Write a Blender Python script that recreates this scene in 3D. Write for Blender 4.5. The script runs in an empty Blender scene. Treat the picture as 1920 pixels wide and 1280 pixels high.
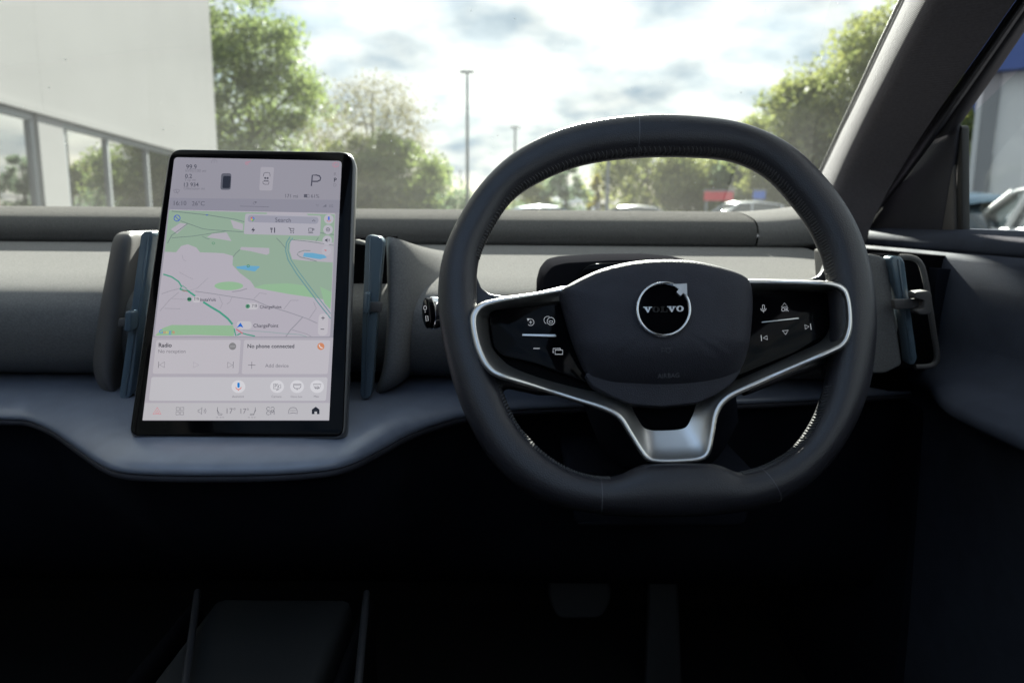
import bpy, bmesh, math, random
import numpy as np
from mathutils import Vector, Matrix
random.seed(7); rng = np.random.default_rng(7)
rad = math.radians
SC = bpy.context.scene
COL = SC.collection

# ------------------------------------------------------------------ camera, sky, sun, exposure
EYE = 1.05                                    # height of the phone above the car park, metres
FPX, CX, CY = 1387.0, 960.0, 640.0            # focal length and centre of the photograph in its own pixels
PITCH, ROLL = rad(9.7), rad(0.45)
CAM = Vector((0, 0, EYE))
_R = Vector((1, 0, 0)); FW = Vector((0, math.cos(PITCH), -math.sin(PITCH))); _U = Vector((0, math.sin(PITCH), math.cos(PITCH)))
RT = _R*math.cos(ROLL) + _U*math.sin(ROLL); UP = _U*math.cos(ROLL) - _R*math.sin(ROLL)
cd = bpy.data.cameras.new('camera'); cam = bpy.data.objects.new('camera', cd); COL.objects.link(cam)
cd.sensor_width = 36; cd.sensor_fit = 'HORIZONTAL'; cd.lens = FPX/1920*36
cd.clip_start = 0.02; cd.clip_end = 3000
M = Matrix((( RT.x, UP.x, -FW.x, CAM.x), (RT.y, UP.y, -FW.y, CAM.y), (RT.z, UP.z, -FW.z, CAM.z), (0, 0, 0, 1)))
cam.matrix_world = M
cd.dof.use_dof = True; cd.dof.focus_distance = 0.665; cd.dof.aperture_fstop = 6.4
SC.camera = cam

SUN_AZ, SUN_EL = rad(3.0), rad(26)            # azimuth from +Y towards +X
to_sun = Vector((math.sin(SUN_AZ)*math.cos(SUN_EL), math.cos(SUN_AZ)*math.cos(SUN_EL), math.sin(SUN_EL)))
ld = bpy.data.lights.new('sun', 'SUN'); ld.energy = 5.0; ld.angle = rad(1.2); ld.color = (1.0, 0.95, 0.86)
sun = bpy.data.objects.new('sun', ld); COL.objects.link(sun)
sun.rotation_euler = to_sun.to_track_quat('Z', 'Y').to_euler(); sun.location = (-20, 60, 60)

EXPO = 2.55
SC.view_settings.view_transform = 'Standard'; SC.view_settings.look = 'None'
SC.view_settings.exposure = EXPO; SC.view_settings.gamma = 1.0; SC.view_settings.use_curve_mapping = False
SC.render.engine = 'CYCLES'
cy = SC.cycles
cy.use_denoising = True; cy.denoiser = 'OPENIMAGEDENOISE'; cy.max_bounces = 10; cy.transparent_max_bounces = 16
cy.diffuse_bounces = 5; cy.glossy_bounces = 4; cy.sample_clamp_indirect = 6; cy.caustics_reflective = False; cy.caustics_refractive = False

W = bpy.data.worlds.new('World'); SC.world = W; W.use_nodes = True
nt = W.node_tree; nt.nodes.clear()
def N(t, **k):
    n = nt.nodes.new(t)
    for a, b in k.items(): setattr(n, a, b)
    return n
L = nt.links.new
out = N('ShaderNodeOutputWorld'); bg = N('ShaderNodeBackground'); L(bg.outputs[0], out.inputs[0]); bg.inputs[1].default_value = 0.09
sky = N('ShaderNodeTexSky', sky_type='NISHITA', sun_disc=False)
sky.sun_elevation = SUN_EL; sky.sun_rotation = SUN_AZ; sky.altitude = 50; sky.air_density = 1.1; sky.dust_density = 0.7
tc = N('ShaderNodeTexCoord'); sep = N('ShaderNodeSeparateXYZ'); L(tc.outputs['Generated'], sep.inputs[0])
def wm(op, a, b=None, clamp=False):
    n = N('ShaderNodeMath', operation=op, use_clamp=clamp)
    for i, v in enumerate((a, b)):
        if v is None: continue
        if isinstance(v, (int, float)): n.inputs[i].default_value = v
        else: L(v, n.inputs[i])
    return n.outputs[0]
zz = wm('ADD', wm('MAXIMUM', sep.outputs[2], 0.0), 0.30)
cmb = N('ShaderNodeCombineXYZ'); L(wm('DIVIDE', sep.outputs[0], zz), cmb.inputs[0]); L(wm('DIVIDE', sep.outputs[1], zz), cmb.inputs[1])
n1 = N('ShaderNodeTexNoise'); n1.inputs['Scale'].default_value = 2.6; n1.inputs['Detail'].default_value = 7; n1.inputs['Roughness'].default_value = 0.52; n1.inputs['Distortion'].default_value = 0.35
L(cmb.outputs[0], n1.inputs['Vector'])
r1 = N('ShaderNodeValToRGB'); r1.color_ramp.elements[0].color = (0.88, 0.88, 0.88, 1); r1.color_ramp.elements[0].position = 0.28; r1.color_ramp.elements[1].position = 0.62
L(n1.outputs[0], r1.inputs[0])
n2 = N('ShaderNodeTexNoise'); n2.inputs['Scale'].default_value = 4.6; n2.inputs['Detail'].default_value = 9
L(cmb.outputs[0], n2.inputs['Vector'])
r2 = N('ShaderNodeValToRGB'); r2.color_ramp.elements[0].position = 0.36; r2.color_ramp.elements[1].position = 0.58
r2.color_ramp.elements[0].color = (1.0, 1.21, 1.42, 1); r2.color_ramp.elements[1].color = (2.1, 2.1, 2.07, 1)
L(n2.outputs[0], r2.inputs[0])
mx = N('ShaderNodeMix', data_type='RGBA'); L(r1.outputs[0], mx.inputs[0]); L(sky.outputs[0], mx.inputs[6]); L(r2.outputs[0], mx.inputs[7])
L(mx.outputs[2], bg.inputs[0])

# ------------------------------------------------------------------ helpers: photograph pixel -> point on a real surface
def ray(px, py): return RT*((px-CX)/FPX) + UP*((CY-py)/FPX) + FW
def atY(px, py, Y): d = ray(px, py); return CAM + d*((Y)/d.y)
def atX(px, py, X): d = ray(px, py); return CAM + d*(X/d.x)
def atZ(px, py, z): d = ray(px, py); return CAM + d*(z/d.z)          # z relative to the eye
def atD(px, py, D): return CAM + ray(px, py)*D
class Plane:
    def __init__(s, o, n, r=None):
        s.o = Vector(o); s.n = Vector(n).normalized(); s.r = Vector(r or (1, 0, 0)); s.r = (s.r - s.n*s.r.dot(s.n)).normalized(); s.s = s.n.cross(s.r)
    def at(s, px, py, h=0.0):
        d = ray(px, py); t = (s.o + s.n*h - CAM).dot(s.n)/d.dot(s.n); return CAM + d*t

def lin(c): c /= 255.0; return c/12.92 if c <= 0.04045 else ((c+0.055)/1.055)**2.4
def srgb(r, g, b): return (lin(r), lin(g), lin(b))

# ------------------------------------------------------------------ materials
MATS = {}
def newmat(name):
    m = bpy.data.materials.new(name); m.use_nodes = True; t = m.node_tree; t.nodes.clear(); MATS[name] = m
    return m, t
def nd(t, typ, **k):
    n = t.nodes.new(typ)
    for a, b in k.items(): setattr(n, a, b)
    return n
def pbr(name, col, rough=0.5, metal=0.0, spec=0.5, noise=None, bump=None, coat=0.0, sheen=0.0, emit=None, trans=None):
    """noise=(scale, amount) colour mottling; bump=(kind, scale, strength)"""
    m, t = newmat(name)
    o = nd(t, 'ShaderNodeOutputMaterial'); p = nd(t, 'ShaderNodeBsdfPrincipled')
    p.inputs['Base Color'].default_value = (*col, 1); p.inputs['Roughness'].default_value = rough; p.inputs['Metallic'].default_value = metal
    p.inputs['Specular IOR Level'].default_value = spec; p.inputs['Coat Weight'].default_value = coat; p.inputs['Coat Roughness'].default_value = 0.03
    p.inputs['Sheen Weight'].default_value = sheen
    if emit: p.inputs['Emission Color'].default_value = (*emit, 1); p.inputs['Emission Strength'].default_value = 1.0
    c = nd(t, 'ShaderNodeTexCoord')
    if noise:
        nz = nd(t, 'ShaderNodeTexNoise'); nz.inputs['Scale'].default_value = noise[0]; nz.inputs['Detail'].default_value = 6
        t.links.new(c.outputs['Object'], nz.inputs['Vector'])
        rp = nd(t, 'ShaderNodeValToRGB'); a = noise[1]
        rp.color_ramp.elements[0].position = 0.3; rp.color_ramp.elements[1].position = 0.7
        rp.color_ramp.elements[0].color = tuple(v*(1-a) for v in col)+(1,); rp.color_ramp.elements[1].color = tuple(v*(1+a) for v in col)+(1,)
        t.links.new(nz.outputs[0], rp.inputs[0]); t.links.new(rp.outputs[0], p.inputs['Base Color'])
        rr = nd(t, 'ShaderNodeMapRange'); rr.inputs[3].default_value = rough*0.9; rr.inputs[4].default_value = min(1, rough*1.12)
        t.links.new(nz.outputs[0], rr.inputs[0]); t.links.new(rr.outputs[0], p.inputs['Roughness'])
    if bump:
        kind, sc, st = bump
        if kind == 'cells':
            b = nd(t, 'ShaderNodeTexVoronoi'); b.inputs['Scale'].default_value = sc; ho = b.outputs['Distance']
        elif kind == 'ribs':
            b = nd(t, 'ShaderNodeTexWave', bands_direction='Z'); b.inputs['Scale'].default_value = sc; b.inputs['Distortion'].default_value = 0.6; b.inputs['Detail'].default_value = 1; ho = b.outputs['Fac']
        else:
            b = nd(t, 'ShaderNodeTexNoise'); b.inputs['Scale'].default_value = sc; b.inputs['Detail'].default_value = 4; ho = b.outputs[0]
        t.links.new(c.outputs['Object'], b.inputs['Vector'])
        bp = nd(t, 'ShaderNodeBump'); bp.inputs['Strength'].default_value = st; bp.inputs['Distance'].default_value = 0.0006
        t.links.new(ho, bp.inputs['Height']); t.links.new(bp.outputs[0], p.inputs['Normal'])
    t.links.new(p.outputs[0], o.inputs[0])
    return m
def glass_mat(name, tint=(0.92, 0.96, 0.95), f0=0.07, gain=1.0, rough=0.0, film=0.0):
    """thin pane: straight-through light plus a mirror reflection that grows towards grazing angles"""
    m, t = newmat(name)
    o = nd(t, 'ShaderNodeOutputMaterial'); g = nd(t, 'ShaderNodeNewGeometry')
    dp = nd(t, 'ShaderNodeVectorMath', operation='DOT_PRODUCT'); t.links.new(g.outputs['Normal'], dp.inputs[0]); t.links.new(g.outputs['Incoming'], dp.inputs[1])
    def mm(op, a, b=None):
        n = nd(t, 'ShaderNodeMath', operation=op)
        for i, v in enumerate((a, b)):
            if v is None: continue
            if isinstance(v, (int, float)): n.inputs[i].default_value = v
            else: t.links.new(v, n.inputs[i])
        return n.outputs[0]
    c = mm('ABSOLUTE', dp.outputs['Value']); x = mm('POWER', mm('SUBTRACT', 1.0, c), 5.0)
    f = mm('MULTIPLY', mm('ADD', mm('MULTIPLY', x, 1-f0), f0), gain)
    tr = nd(t, 'ShaderNodeBsdfTransparent'); tr.inputs[0].default_value = (*tint, 1)
    gl = nd(t, 'ShaderNodeBsdfGlossy'); gl.inputs['Roughness'].default_value = rough
    ms = nd(t, 'ShaderNodeMixShader'); t.links.new(f, ms.inputs[0]); t.links.new(tr.outputs[0], ms.inputs[1]); t.links.new(gl.outputs[0], ms.inputs[2])
    if film:                                    # dust film added to lay a hazy, sun-scattering veil over the view
        tl = nd(t, 'ShaderNodeBsdfTranslucent'); tl.inputs[0].default_value = (0.80, 0.86, 0.84, 1); m3 = nd(t, 'ShaderNodeMixShader')
        tcn = nd(t, 'ShaderNodeTexCoord'); nz = nd(t, 'ShaderNodeTexNoise'); nz.inputs['Scale'].default_value = 5.0; nz.inputs['Detail'].default_value = 5; t.links.new(tcn.outputs['Object'], nz.inputs['Vector'])
        t.links.new(mm('MULTIPLY', nz.outputs[0], film*2), m3.inputs[0]); t.links.new(ms.outputs[0], m3.inputs[1]); t.links.new(tl.outputs[0], m3.inputs[2]); ms = m3
    t.links.new(ms.outputs[0], o.inputs[0]); return m
def leaf_mat(name, a, b):
    m, t = newmat(name)
    o = nd(t, 'ShaderNodeOutputMaterial'); oi = nd(t, 'ShaderNodeTexCoord'); nz = nd(t, 'ShaderNodeTexNoise'); nz.inputs['Scale'].default_value = 1.3; nz.inputs['Detail'].default_value = 5
    t.links.new(oi.outputs['Object'], nz.inputs['Vector'])
    rp = nd(t, 'ShaderNodeValToRGB'); rp.color_ramp.elements[0].position = 0.35; rp.color_ramp.elements[1].position = 0.65
    rp.color_ramp.elements[0].color = (*a, 1); rp.color_ramp.elements[1].color = (*b, 1); t.links.new(nz.outputs[0], rp.inputs[0])
    d = nd(t, 'ShaderNodeBsdfDiffuse'); tl = nd(t, 'ShaderNodeBsdfTranslucent'); gl = nd(t, 'ShaderNodeBsdfGlossy'); gl.inputs['Roughness'].default_value = 0.45
    t.links.new(rp.outputs[0], d.inputs[0]); t.links.new(rp.outputs[0], tl.inputs[0])
    ms = nd(t, 'ShaderNodeMixShader'); ms.inputs[0].default_value = 0.6; t.links.new(d.outputs[0], ms.inputs[1]); t.links.new(tl.outputs[0], ms.inputs[2])
    m2 = nd(t, 'ShaderNodeMixShader'); m2.inputs[0].default_value = 0.06; t.links.new(ms.outputs[0], m2.inputs[1]); t.links.new(gl.outputs[0], m2.inputs[2])
    t.links.new(m2.outputs[0], o.inputs[0]); return m
_em = {}
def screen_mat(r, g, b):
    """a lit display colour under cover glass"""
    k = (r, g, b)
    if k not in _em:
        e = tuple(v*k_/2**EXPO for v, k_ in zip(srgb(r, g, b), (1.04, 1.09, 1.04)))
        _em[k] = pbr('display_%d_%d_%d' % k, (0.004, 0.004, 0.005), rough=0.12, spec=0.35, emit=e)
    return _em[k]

leather = pbr('black_leather', (0.026, 0.0255, 0.032), rough=0.36, spec=0.6, noise=(40, 0.12), bump=('cells', 1000, 0.28))
vinyl = pbr('grained_black_vinyl', (0.042, 0.042, 0.053), rough=0.55, spec=0.25, noise=(60, 0.1), bump=('cells', 1100, 0.4))
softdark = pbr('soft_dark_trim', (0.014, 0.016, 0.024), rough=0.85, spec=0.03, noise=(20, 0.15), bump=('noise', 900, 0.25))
dashgrey = pbr('speckled_grey_dash', (0.215, 0.211, 0.206), rough=0.9, spec=0.0, noise=(520, 0.16), bump=('noise', 1400, 0.5))
barfab = pbr('grey_speaker_cloth', (0.138, 0.135, 0.131), rough=0.9, spec=0.0, noise=(700, 0.26), bump=('cells', 1800, 0.5))
podgrey = pbr('warm_grey_plastic', (0.098, 0.092, 0.091), rough=0.55, noise=(80, 0.06), bump=('noise', 1500, 0.15))
shelfmat = pbr('slate_shelf_plastic', (0.180, 0.203, 0.262), rough=0.34, spec=0.9, noise=(50, 0.08), bump=('noise', 1500, 0.12))
gloss = pbr('gloss_black', (0.003, 0.003, 0.004), rough=0.07, spec=0.10)
mattblack = pbr('matt_black', (0.006, 0.006, 0.007), rough=0.9, spec=0.0)
satin = pbr('satin_metal', (0.86, 0.845, 0.82), rough=0.34, metal=1.0, bump=('noise', 3000, 0.05))
chrome = pbr('chrome', (0.85, 0.85, 0.86), rough=0.06, metal=1.0)
icon = pbr('button_print', (0.55, 0.56, 0.58), rough=0.4, emit=(0.05, 0.05, 0.052))
icondim = pbr('moulded_mark', (0.045, 0.045, 0.05), rough=0.3)
thread = pbr('thread', (0.075, 0.075, 0.077), rough=0.8)
edgegrey = pbr('screen_edge', (0.16, 0.16, 0.165), rough=0.35, metal=0.6)
pillarcloth = pbr('woven_pillar_cloth', (0.115, 0.108, 0.122), rough=0.9, spec=0.1, noise=(300, 0.1), bump=('ribs', 150, 0.5))
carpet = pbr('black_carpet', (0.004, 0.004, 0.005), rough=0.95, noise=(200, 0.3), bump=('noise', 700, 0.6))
doormat_ = pbr('navy_door_trim', (0.056, 0.064, 0.088), rough=0.7, spec=0.03, noise=(30, 0.1), bump=('cells', 1200, 0.25))
railgrey = pbr('console_rail', (0.03, 0.03, 0.033), rough=0.4)
rubber = pbr('rubber', (0.012, 0.012, 0.013), rough=0.5)
def blade_material():
    m, t = newmat('clear_blue_plastic'); o = nd(t, 'ShaderNodeOutputMaterial'); p = nd(t, 'ShaderNodeBsdfPrincipled')
    p.inputs['Base Color'].default_value = (0.16, 0.23, 0.29, 1); p.inputs['Roughness'].default_value = 0.16; p.inputs['Specular IOR Level'].default_value = 0.7
    p.inputs['Transmission Weight'].default_value = 0.35; p.inputs['Subsurface Weight'].default_value = 0.0
    t.links.new(p.outputs[0], o.inputs[0]); return m
blade_m = blade_material()
windscreen_m = glass_mat('windscreen_glass', (0.88, 0.94, 0.92), 0.11, 1.0, film=0.0095)
sideglass_m = glass_mat('side_window_glass', (0.86, 0.93, 0.92), 0.08, 0.9)
roofglass_m = glass_mat('tinted_roof_glass', (0.76, 0.87, 1.0), 0.08, 1.0)
pane_m = glass_mat('solar_glazing', (0.10, 0.13, 0.13), 0.62, 1.0)
cladding = pbr('white_cladding', (0.32, 0.32, 0.318), rough=0.9, spec=0.0, noise=(0.4, 0.03))
framegrey = pbr('grey_aluminium', (0.26, 0.28, 0.30), rough=0.45, metal=0.2)
asphalt = pbr('asphalt', (0.05, 0.05, 0.052), rough=0.9, noise=(3, 0.25), bump=('noise', 60, 0.4))
bark = pbr('bark', (0.10, 0.08, 0.06), rough=0.9, noise=(6, 0.35))
birchbark = pbr('pale_bark', (0.34, 0.32, 0.28), rough=0.85, noise=(6, 0.4))
galv = pbr('galvanised_steel', (0.20, 0.22, 0.23), rough=0.5, metal=0.3)
darkglass = pbr('dark_car_glass', (0.03, 0.04, 0.045), rough=0.05, spec=0.8)
tyre_m = pbr('tyre', (0.015, 0.015, 0.015), rough=0.8)
alloy = pbr('alloy', (0.5, 0.5, 0.52), rough=0.3, metal=1)
lampred = pbr('red_lamp', (0.35, 0.02, 0.02), rough=0.2)
lampclear = pbr('clear_lamp', (0.6, 0.6, 0.62), rough=0.1)
paint_silver = pbr('silver_paint', (0.48, 0.50, 0.52), rough=0.3, metal=0.4, coat=0.8)
paint_white = pbr('white_paint', (0.75, 0.76, 0.76), rough=0.3, coat=0.8)
paint_grey = pbr('grey_paint', (0.16, 0.18, 0.20), rough=0.3, metal=0.4, coat=0.8)
paint_blue = pbr('blue_paint', (0.12, 0.20, 0.27), rough=0.3, metal=0.3, coat=0.8)

# ------------------------------------------------------------------ object helpers
def tag(o, label=None, cat=None, group=None, kind=None):
    if label: o['label'] = label
    if cat: o['category'] = cat
    if group: o['group'] = group
    if kind: o['kind'] = kind
    return o
def thing(name, label, cat, loc=(0, 0, 0), group=None):
    o = bpy.data.objects.new(name, None); COL.objects.link(o); o.location = loc; o.empty_display_size = 0.05
    return tag(o, label, cat, group)
def link(name, me, mat, parent=None):
    if mat is not None: me.materials.append(mat)
    o = bpy.data.objects.new(name, me); COL.objects.link(o)
    if parent is not None:
        o.parent = parent
        base = parent; off = Vector((0, 0, 0))
        while base is not None: off += base.location; base = base.parent
        o.location = -off                       # parents are only translated: vertices stay in world coordinates
    return o
def mesh(name, verts, faces, mat, parent=None, smooth=False, sharp=None):
    me = bpy.data.meshes.new(name); me.from_pydata([tuple(v) for v in verts], [], faces); me.update()
    if smooth or sharp:
        me.polygons.foreach_set('use_smooth', [True]*len(me.polygons))
        if sharp: me.set_sharp_from_angle(angle=rad(sharp))
    return link(name, me, mat, parent)
def fixn(o):
    bm = bmesh.new(); bm.from_mesh(o.data); bmesh.ops.recalc_face_normals(bm, faces=bm.faces[:]); bm.to_mesh(o.data); bm.free(); return o
def bevel(o, w, seg=3, ang=35):
    m = o.modifiers.new('bevel', 'BEVEL'); m.width = w; m.segments = seg; m.limit_method = 'ANGLE'; m.angle_limit = rad(ang); m.harden_normals = False
    o.data.polygons.foreach_set('use_smooth', [True]*len(o.data.polygons)); return o
def subsurf(o, lv=2):
    m = o.modifiers.new('subsurf', 'SUBSURF'); m.levels = lv; m.render_levels = lv; return o
def round_poly(pts, r, seg=5):
    out = []; n = len(pts)
    for i in range(n):
        p0, p1, p2 = (Vector(pts[i-1]), Vector(pts[i]), Vector(pts[(i+1) % n])); ri = r[i] if isinstance(r, (list, tuple)) else r
        a, b = p0-p1, p2-p1; d = min(ri, a.length*0.48, b.length*0.48)
        if d <= 0.01: out.append(tuple(p1)); continue
        s, e = p1+a.normalized()*d, p1+b.normalized()*d
        for k in range(seg+1):
            t = k/seg; out.append(tuple(s*(1-t)**2 + p1*2*t*(1-t) + e*t*t))
    return out
def catmull(pts, per=6, closed=False):
    P_ = [np.array(p, float) for p in pts]; n = len(P_); res = []
    rngi = range(n) if closed else range(n-1)
    for i in rngi:
        if closed: a, b, c, d = P_[i-1], P_[i], P_[(i+1) % n], P_[(i+2) % n]
        else: a, b, c, d = P_[max(i-1, 0)], P_[i], P_[i+1], P_[min(i+2, n-1)]
        for k in range(per):
            t = k/per
            res.append(0.5*((2*b) + (-a+c)*t + (2*a-5*b+4*c-d)*t*t + (-a+3*b-3*c+d)*t**3))
    if not closed: res.append(P_[-1])
    return res
def prism3(name, front, back, mat, parent, bev=0.0, seg=3, flip=False):
    n = len(front); v = list(front)+list(back)
    f = [list(range(n)), list(range(2*n-1, n-1, -1))] + [[i, n+i, n+(i+1) % n, (i+1) % n] for i in range(n)]
    o = fixn(mesh(name, v, f, mat, parent))
    if bev: bevel(o, bev, seg)
    else:
        o.data.polygons.foreach_set('use_smooth', [True]*len(o.data.polygons)); o.data.set_sharp_from_angle(angle=rad(30))
    return o
def slab(name, pl, pts, h1, h0, mat, parent, bev=0.0, seg=3):
    """outline given in photograph pixels on the plane's face at height h1, extruded straight back to h0"""
    fr = [pl.at(x, y, h1) for x, y in pts]; bk = [p - pl.n*(h1-h0) for p in fr]
    return prism3(name, fr, bk, mat, parent, bev, seg)
def slabY(name, pts, Y1, Y0, mat, parent, bev=0.0, seg=3):
    fr = [atY(x, y, Y1) for x, y in pts]; bk = [p + Vector((0, Y0-Y1, 0)) for p in fr]
    return prism3(name, fr, bk, mat, parent, bev, seg)
def box(name, c, s, mat, parent=None, rot=0.0, bev=0.0):
    x, y, z = (v/2 for v in s); ca, sa = math.cos(rot), math.sin(rot)
    v = [(c[0]+a*x*ca-b*y*sa, c[1]+a*x*sa+b*y*ca, c[2]+d*z) for a in (-1, 1) for b in (-1, 1) for d in (-1, 1)]
    f = [(0, 1, 3, 2), (4, 6, 7, 5), (0, 4, 5, 1), (2, 3, 7, 6), (0, 2, 6, 4), (1, 5, 7, 3)]
    o = mesh(name, v, f, mat, parent)
    if bev: bevel(o, bev, 2)
    return o
def grid(name, rows, mat, parent, smooth=True, closed=False, caps=False, sharp=None):
    """rows: list of equal-length point lists"""
    nr, nc = len(rows), len(rows[0]); v = [p for r in rows for p in r]; f = []
    for i in range(nr-1):
        for j in range(nc if closed else nc-1):
            f.append((i*nc+j, i*nc+(j+1) % nc, (i+1)*nc+(j+1) % nc, (i+1)*nc+j))
    if caps: f.append(list(range(nc))[::-1]); f.append(list(range((nr-1)*nc, nr*nc)))
    return mesh(name, v, f, mat, parent, smooth, sharp)
def tube(name, pts, r, mat, parent=None, sides=8, caps=True, join=None):
    """round bar along points; r may be a list"""
    pts = [Vector(p) for p in pts]; rows = []
    for i, p in enumerate(pts):
        d = (pts[min(i+1, len(pts)-1)] - pts[max(i-1, 0)]).normalized(); a = d.orthogonal().normalized() if i == 0 else (rows_a - d*rows_a.dot(d)).normalized()
        rows_a = a; b = d.cross(a); ri = r[i] if isinstance(r, (list, tuple)) else r
        rows.append([p + a*ri*math.cos(2*math.pi*k/sides) + b*ri*math.sin(2*math.pi*k/sides) for k in range(sides)])
    if join is not None: join.append(rows); return None
    return fixn(grid(name, rows, mat, parent, True, True, caps, 50))
def joined_tubes(name, sets, mat, parent):
    v, f = [], []
    for rows in sets:
        o = len(v); nr, nc = len(rows), len(rows[0]); v += [p for r in rows for p in r]
        for i in range(nr-1):
            for j in range(nc): f.append((o+i*nc+j, o+i*nc+(j+1) % nc, o+(i+1)*nc+(j+1) % nc, o+(i+1)*nc+j))
        f.append([o+j for j in range(nc)][::-1]); f.append([o+(nr-1)*nc+j for j in range(nc)])
    return mesh(name, v, f, mat, parent, True, 50)

# flat print (display contents, button symbols): everything drawn as thin outlines on its own plane
class Print:
    def __init__(s, pl, h): s.pl, s.h, s.v, s.f = pl, h, [], []
    def poly(s, pts, h=0.0):
        o = len(s.v); s.v += [s.pl.at(x, y, s.h+h) for x, y in pts]; s.f.append(list(range(o, o+len(pts)))); return s
    def disc(s, x, y, r, ry=None, n=20): return s.poly([(x+r*math.cos(2*math.pi*k/n), y+(ry or r)*math.sin(2*math.pi*k/n)) for k in range(n)])
    def line(s, pts, w, closed=False):
        P_ = [Vector(p) for p in pts]; n = len(P_); o = len(s.v)
        for i in range(n):
            a = P_[i-1] if (i or closed) else P_[i]; b = P_[(i+1) % n] if (i < n-1 or closed) else P_[i]
            d = (b-a); d = d.normalized() if d.length > 1e-6 else Vector((1, 0)); nn = Vector((-d.y, d.x))*w/2
            for q in (P_[i]+nn, P_[i]-nn): s.v.append(s.pl.at(q.x, q.y, s.h))
        for i in range(n if closed else n-1):
            j = (i+1) % n; s.f.append((o+2*i, o+2*i+1, o+2*j+1, o+2*j))
        return s
    def ring(s, x, y, r, w, a0=0, a1=360, n=24, ry=None):
        full = a1-a0 >= 360; k = n if full else n+1
        return s.line([(x+r*math.cos(rad(a0+(a1-a0)*i/n)), y+(ry or r)*math.sin(rad(a0+(a1-a0)*i/n))) for i in range(k)], w, full)
    def rrect(s, x0, y0, x1, y1, r): return s.poly(round_poly([(x0, y0), (x1, y0), (x1, y1), (x0, y1)], r, 4))
    def text(s, t, x0, x1, yb, yb1=None, bold=0.0):
        tv, tf, wd = glyphs(t, bold); k = (x1-x0)/wd; o = len(s.v); sl = ((yb1 if yb1 is not None else yb)-yb)/wd
        s.v += [s.pl.at(x0+a*k, yb+a*sl-b*k, s.h) for a, b in tv]; s.f += [[o+i for i in q] for q in tf]; return s
    def build(s, name, mat, parent): 
        o = mesh(name, s.v, s.f, mat, parent)
        me = o.data; want = s.pl.n; flip = [p.index for p in me.polygons if p.normal.dot(want) < 0]
        if flip:
            bm = bmesh.new(); bm.from_mesh(me); bm.faces.ensure_lookup_table(); bmesh.ops.reverse_faces(bm, faces=[bm.faces[i] for i in flip]); bm.to_mesh(me); bm.free()
        return o
_gl = {}
def glyphs(t, bold=0.0):
    if (t, bold) not in _gl:
        c = bpy.data.curves.new('t', 'FONT'); c.body = t; c.resolution_u = 3; c.offset = bold
        ob = bpy.data.objects.new('t', c); COL.objects.link(ob)
        dg = bpy.context.evaluated_depsgraph_get(); me = bpy.data.meshes.new_from_object(ob.evaluated_get(dg))
        v = np.array([(q.co.x, q.co.y) for q in me.vertices]); f = [list(p.vertices) for p in me.polygons]
        v[:, 0] -= v[:, 0].min(); _gl[(t, bold)] = (v.tolist(), f, float(v[:, 0].max()))
        bpy.data.objects.remove(ob); bpy.data.curves.remove(c); bpy.data.meshes.remove(me)
    return _gl[(t, bold)]

# ------------------------------------------------------------------ ground and car park surroundings
E0 = -EYE
g = mesh('ground', [(-900, -900, 0), (900, -900, 0), (900, 900, 0), (-900, 900, 0)], [(0, 1, 2, 3)], asphalt); tag(g, kind='structure')

# --- left: the big white showroom with its glazed ground floor
az = rad(-8.3); wu = Vector((math.sin(az), math.cos(az), 0)); wn = Vector((math.cos(az), -math.sin(az), 0))
WALL = Plane(CAM - wn*6.0, wn, wu)
def ws(px, py): return (WALL.at(px, py) - WALL.o).dot(wu)
def wz(px, py): return WALL.at(px, py).z
s_end = ws(404, 220); z_f = (wz(60, 196) + wz(280, 264))/2
def wp(s, z, d=0.0): p = WALL.o + wu*s + wn*d; return Vector((p.x, p.y, z))
showroom = thing('showroom', 'big white clad showroom with a row of tall ground-floor windows', 'building', wp(0, 0)*1.0)
def wbox(name, s0, s1, z0, z1, d0, d1, mat, parent=showroom):
    v = [wp(s, z, d) for s in (s0, s1) for d in (d0, d1) for z in (z0, z1)]
    return fixn(mesh(name, v, [(0, 1, 3, 2), (4, 6, 7, 5), (0, 4, 5, 1), (2, 3, 7, 6), (0, 2, 6, 4), (1, 5, 7, 3)], mat, parent))
s_a = -14.0
for i, sx in enumerate(np.arange(s_a, s_end-0.5, 5.6)):       # cladding panels with thin open joints
    e = min(sx+5.594, s_end)
    wbox('cladding_panel', sx, e, z_f, 9.4, -0.25, 0.0, cladding)
wbox('upper_wall', s_a, s_end-0.02, z_f+0.02, 9.3, -14, -0.27, cladding)
wbox('canopy_edge', s_a, s_end+0.06, z_f-0.10, z_f-0.004, -0.2, 0.035, cladding)
wbox('soffit', s_a, s_end-0.05, z_f-0.22, z_f-0.104, -0.45, -0.07, framegrey)
wbox('room_back_wall', s_a, s_end-0.3, 0.0, z_f-0.26, -9, -8.8, pbr('dim_interior', (0.12, 0.12, 0.11), 0.8))
c0, c1 = ws(80, 300), ws(126, 300)
wbox('column', c0, c1, 0.0, z_f-0.11, -0.35, -0.02, cladding)
wbox('column', s_end-0.9, s_end-0.05, 0.0, z_f-0.11, -0.35, -0.03, cladding)
wbox('column', c0-9.5, c0-9.0, 0.0, z_f-0.11, -0.35, -0.02, cladding)
mull = [c0-8.9, c0-5.9, c0-3.0, c0-0.12, c1+0.1, ws(212, 320), ws(284, 320)]
step = max(2.0, mull[-1]-mull[-2]); s = mull[-1]+step
while s < s_end-1.0: mull.append(s); s += step
mull.append(s_end-1.0)
for i, sx in enumerate(mull):
    wbox('mullion', sx-0.05, sx+0.05, 0.0, z_f-0.23, -0.20, -0.06, framegrey)
    if i+1 < len(mull) and i != 3:
        wbox('window_pane', sx+0.055, mull[i+1]-0.055, 0.12, z_f-0.23, -0.13, -0.115, pane_m)
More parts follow.
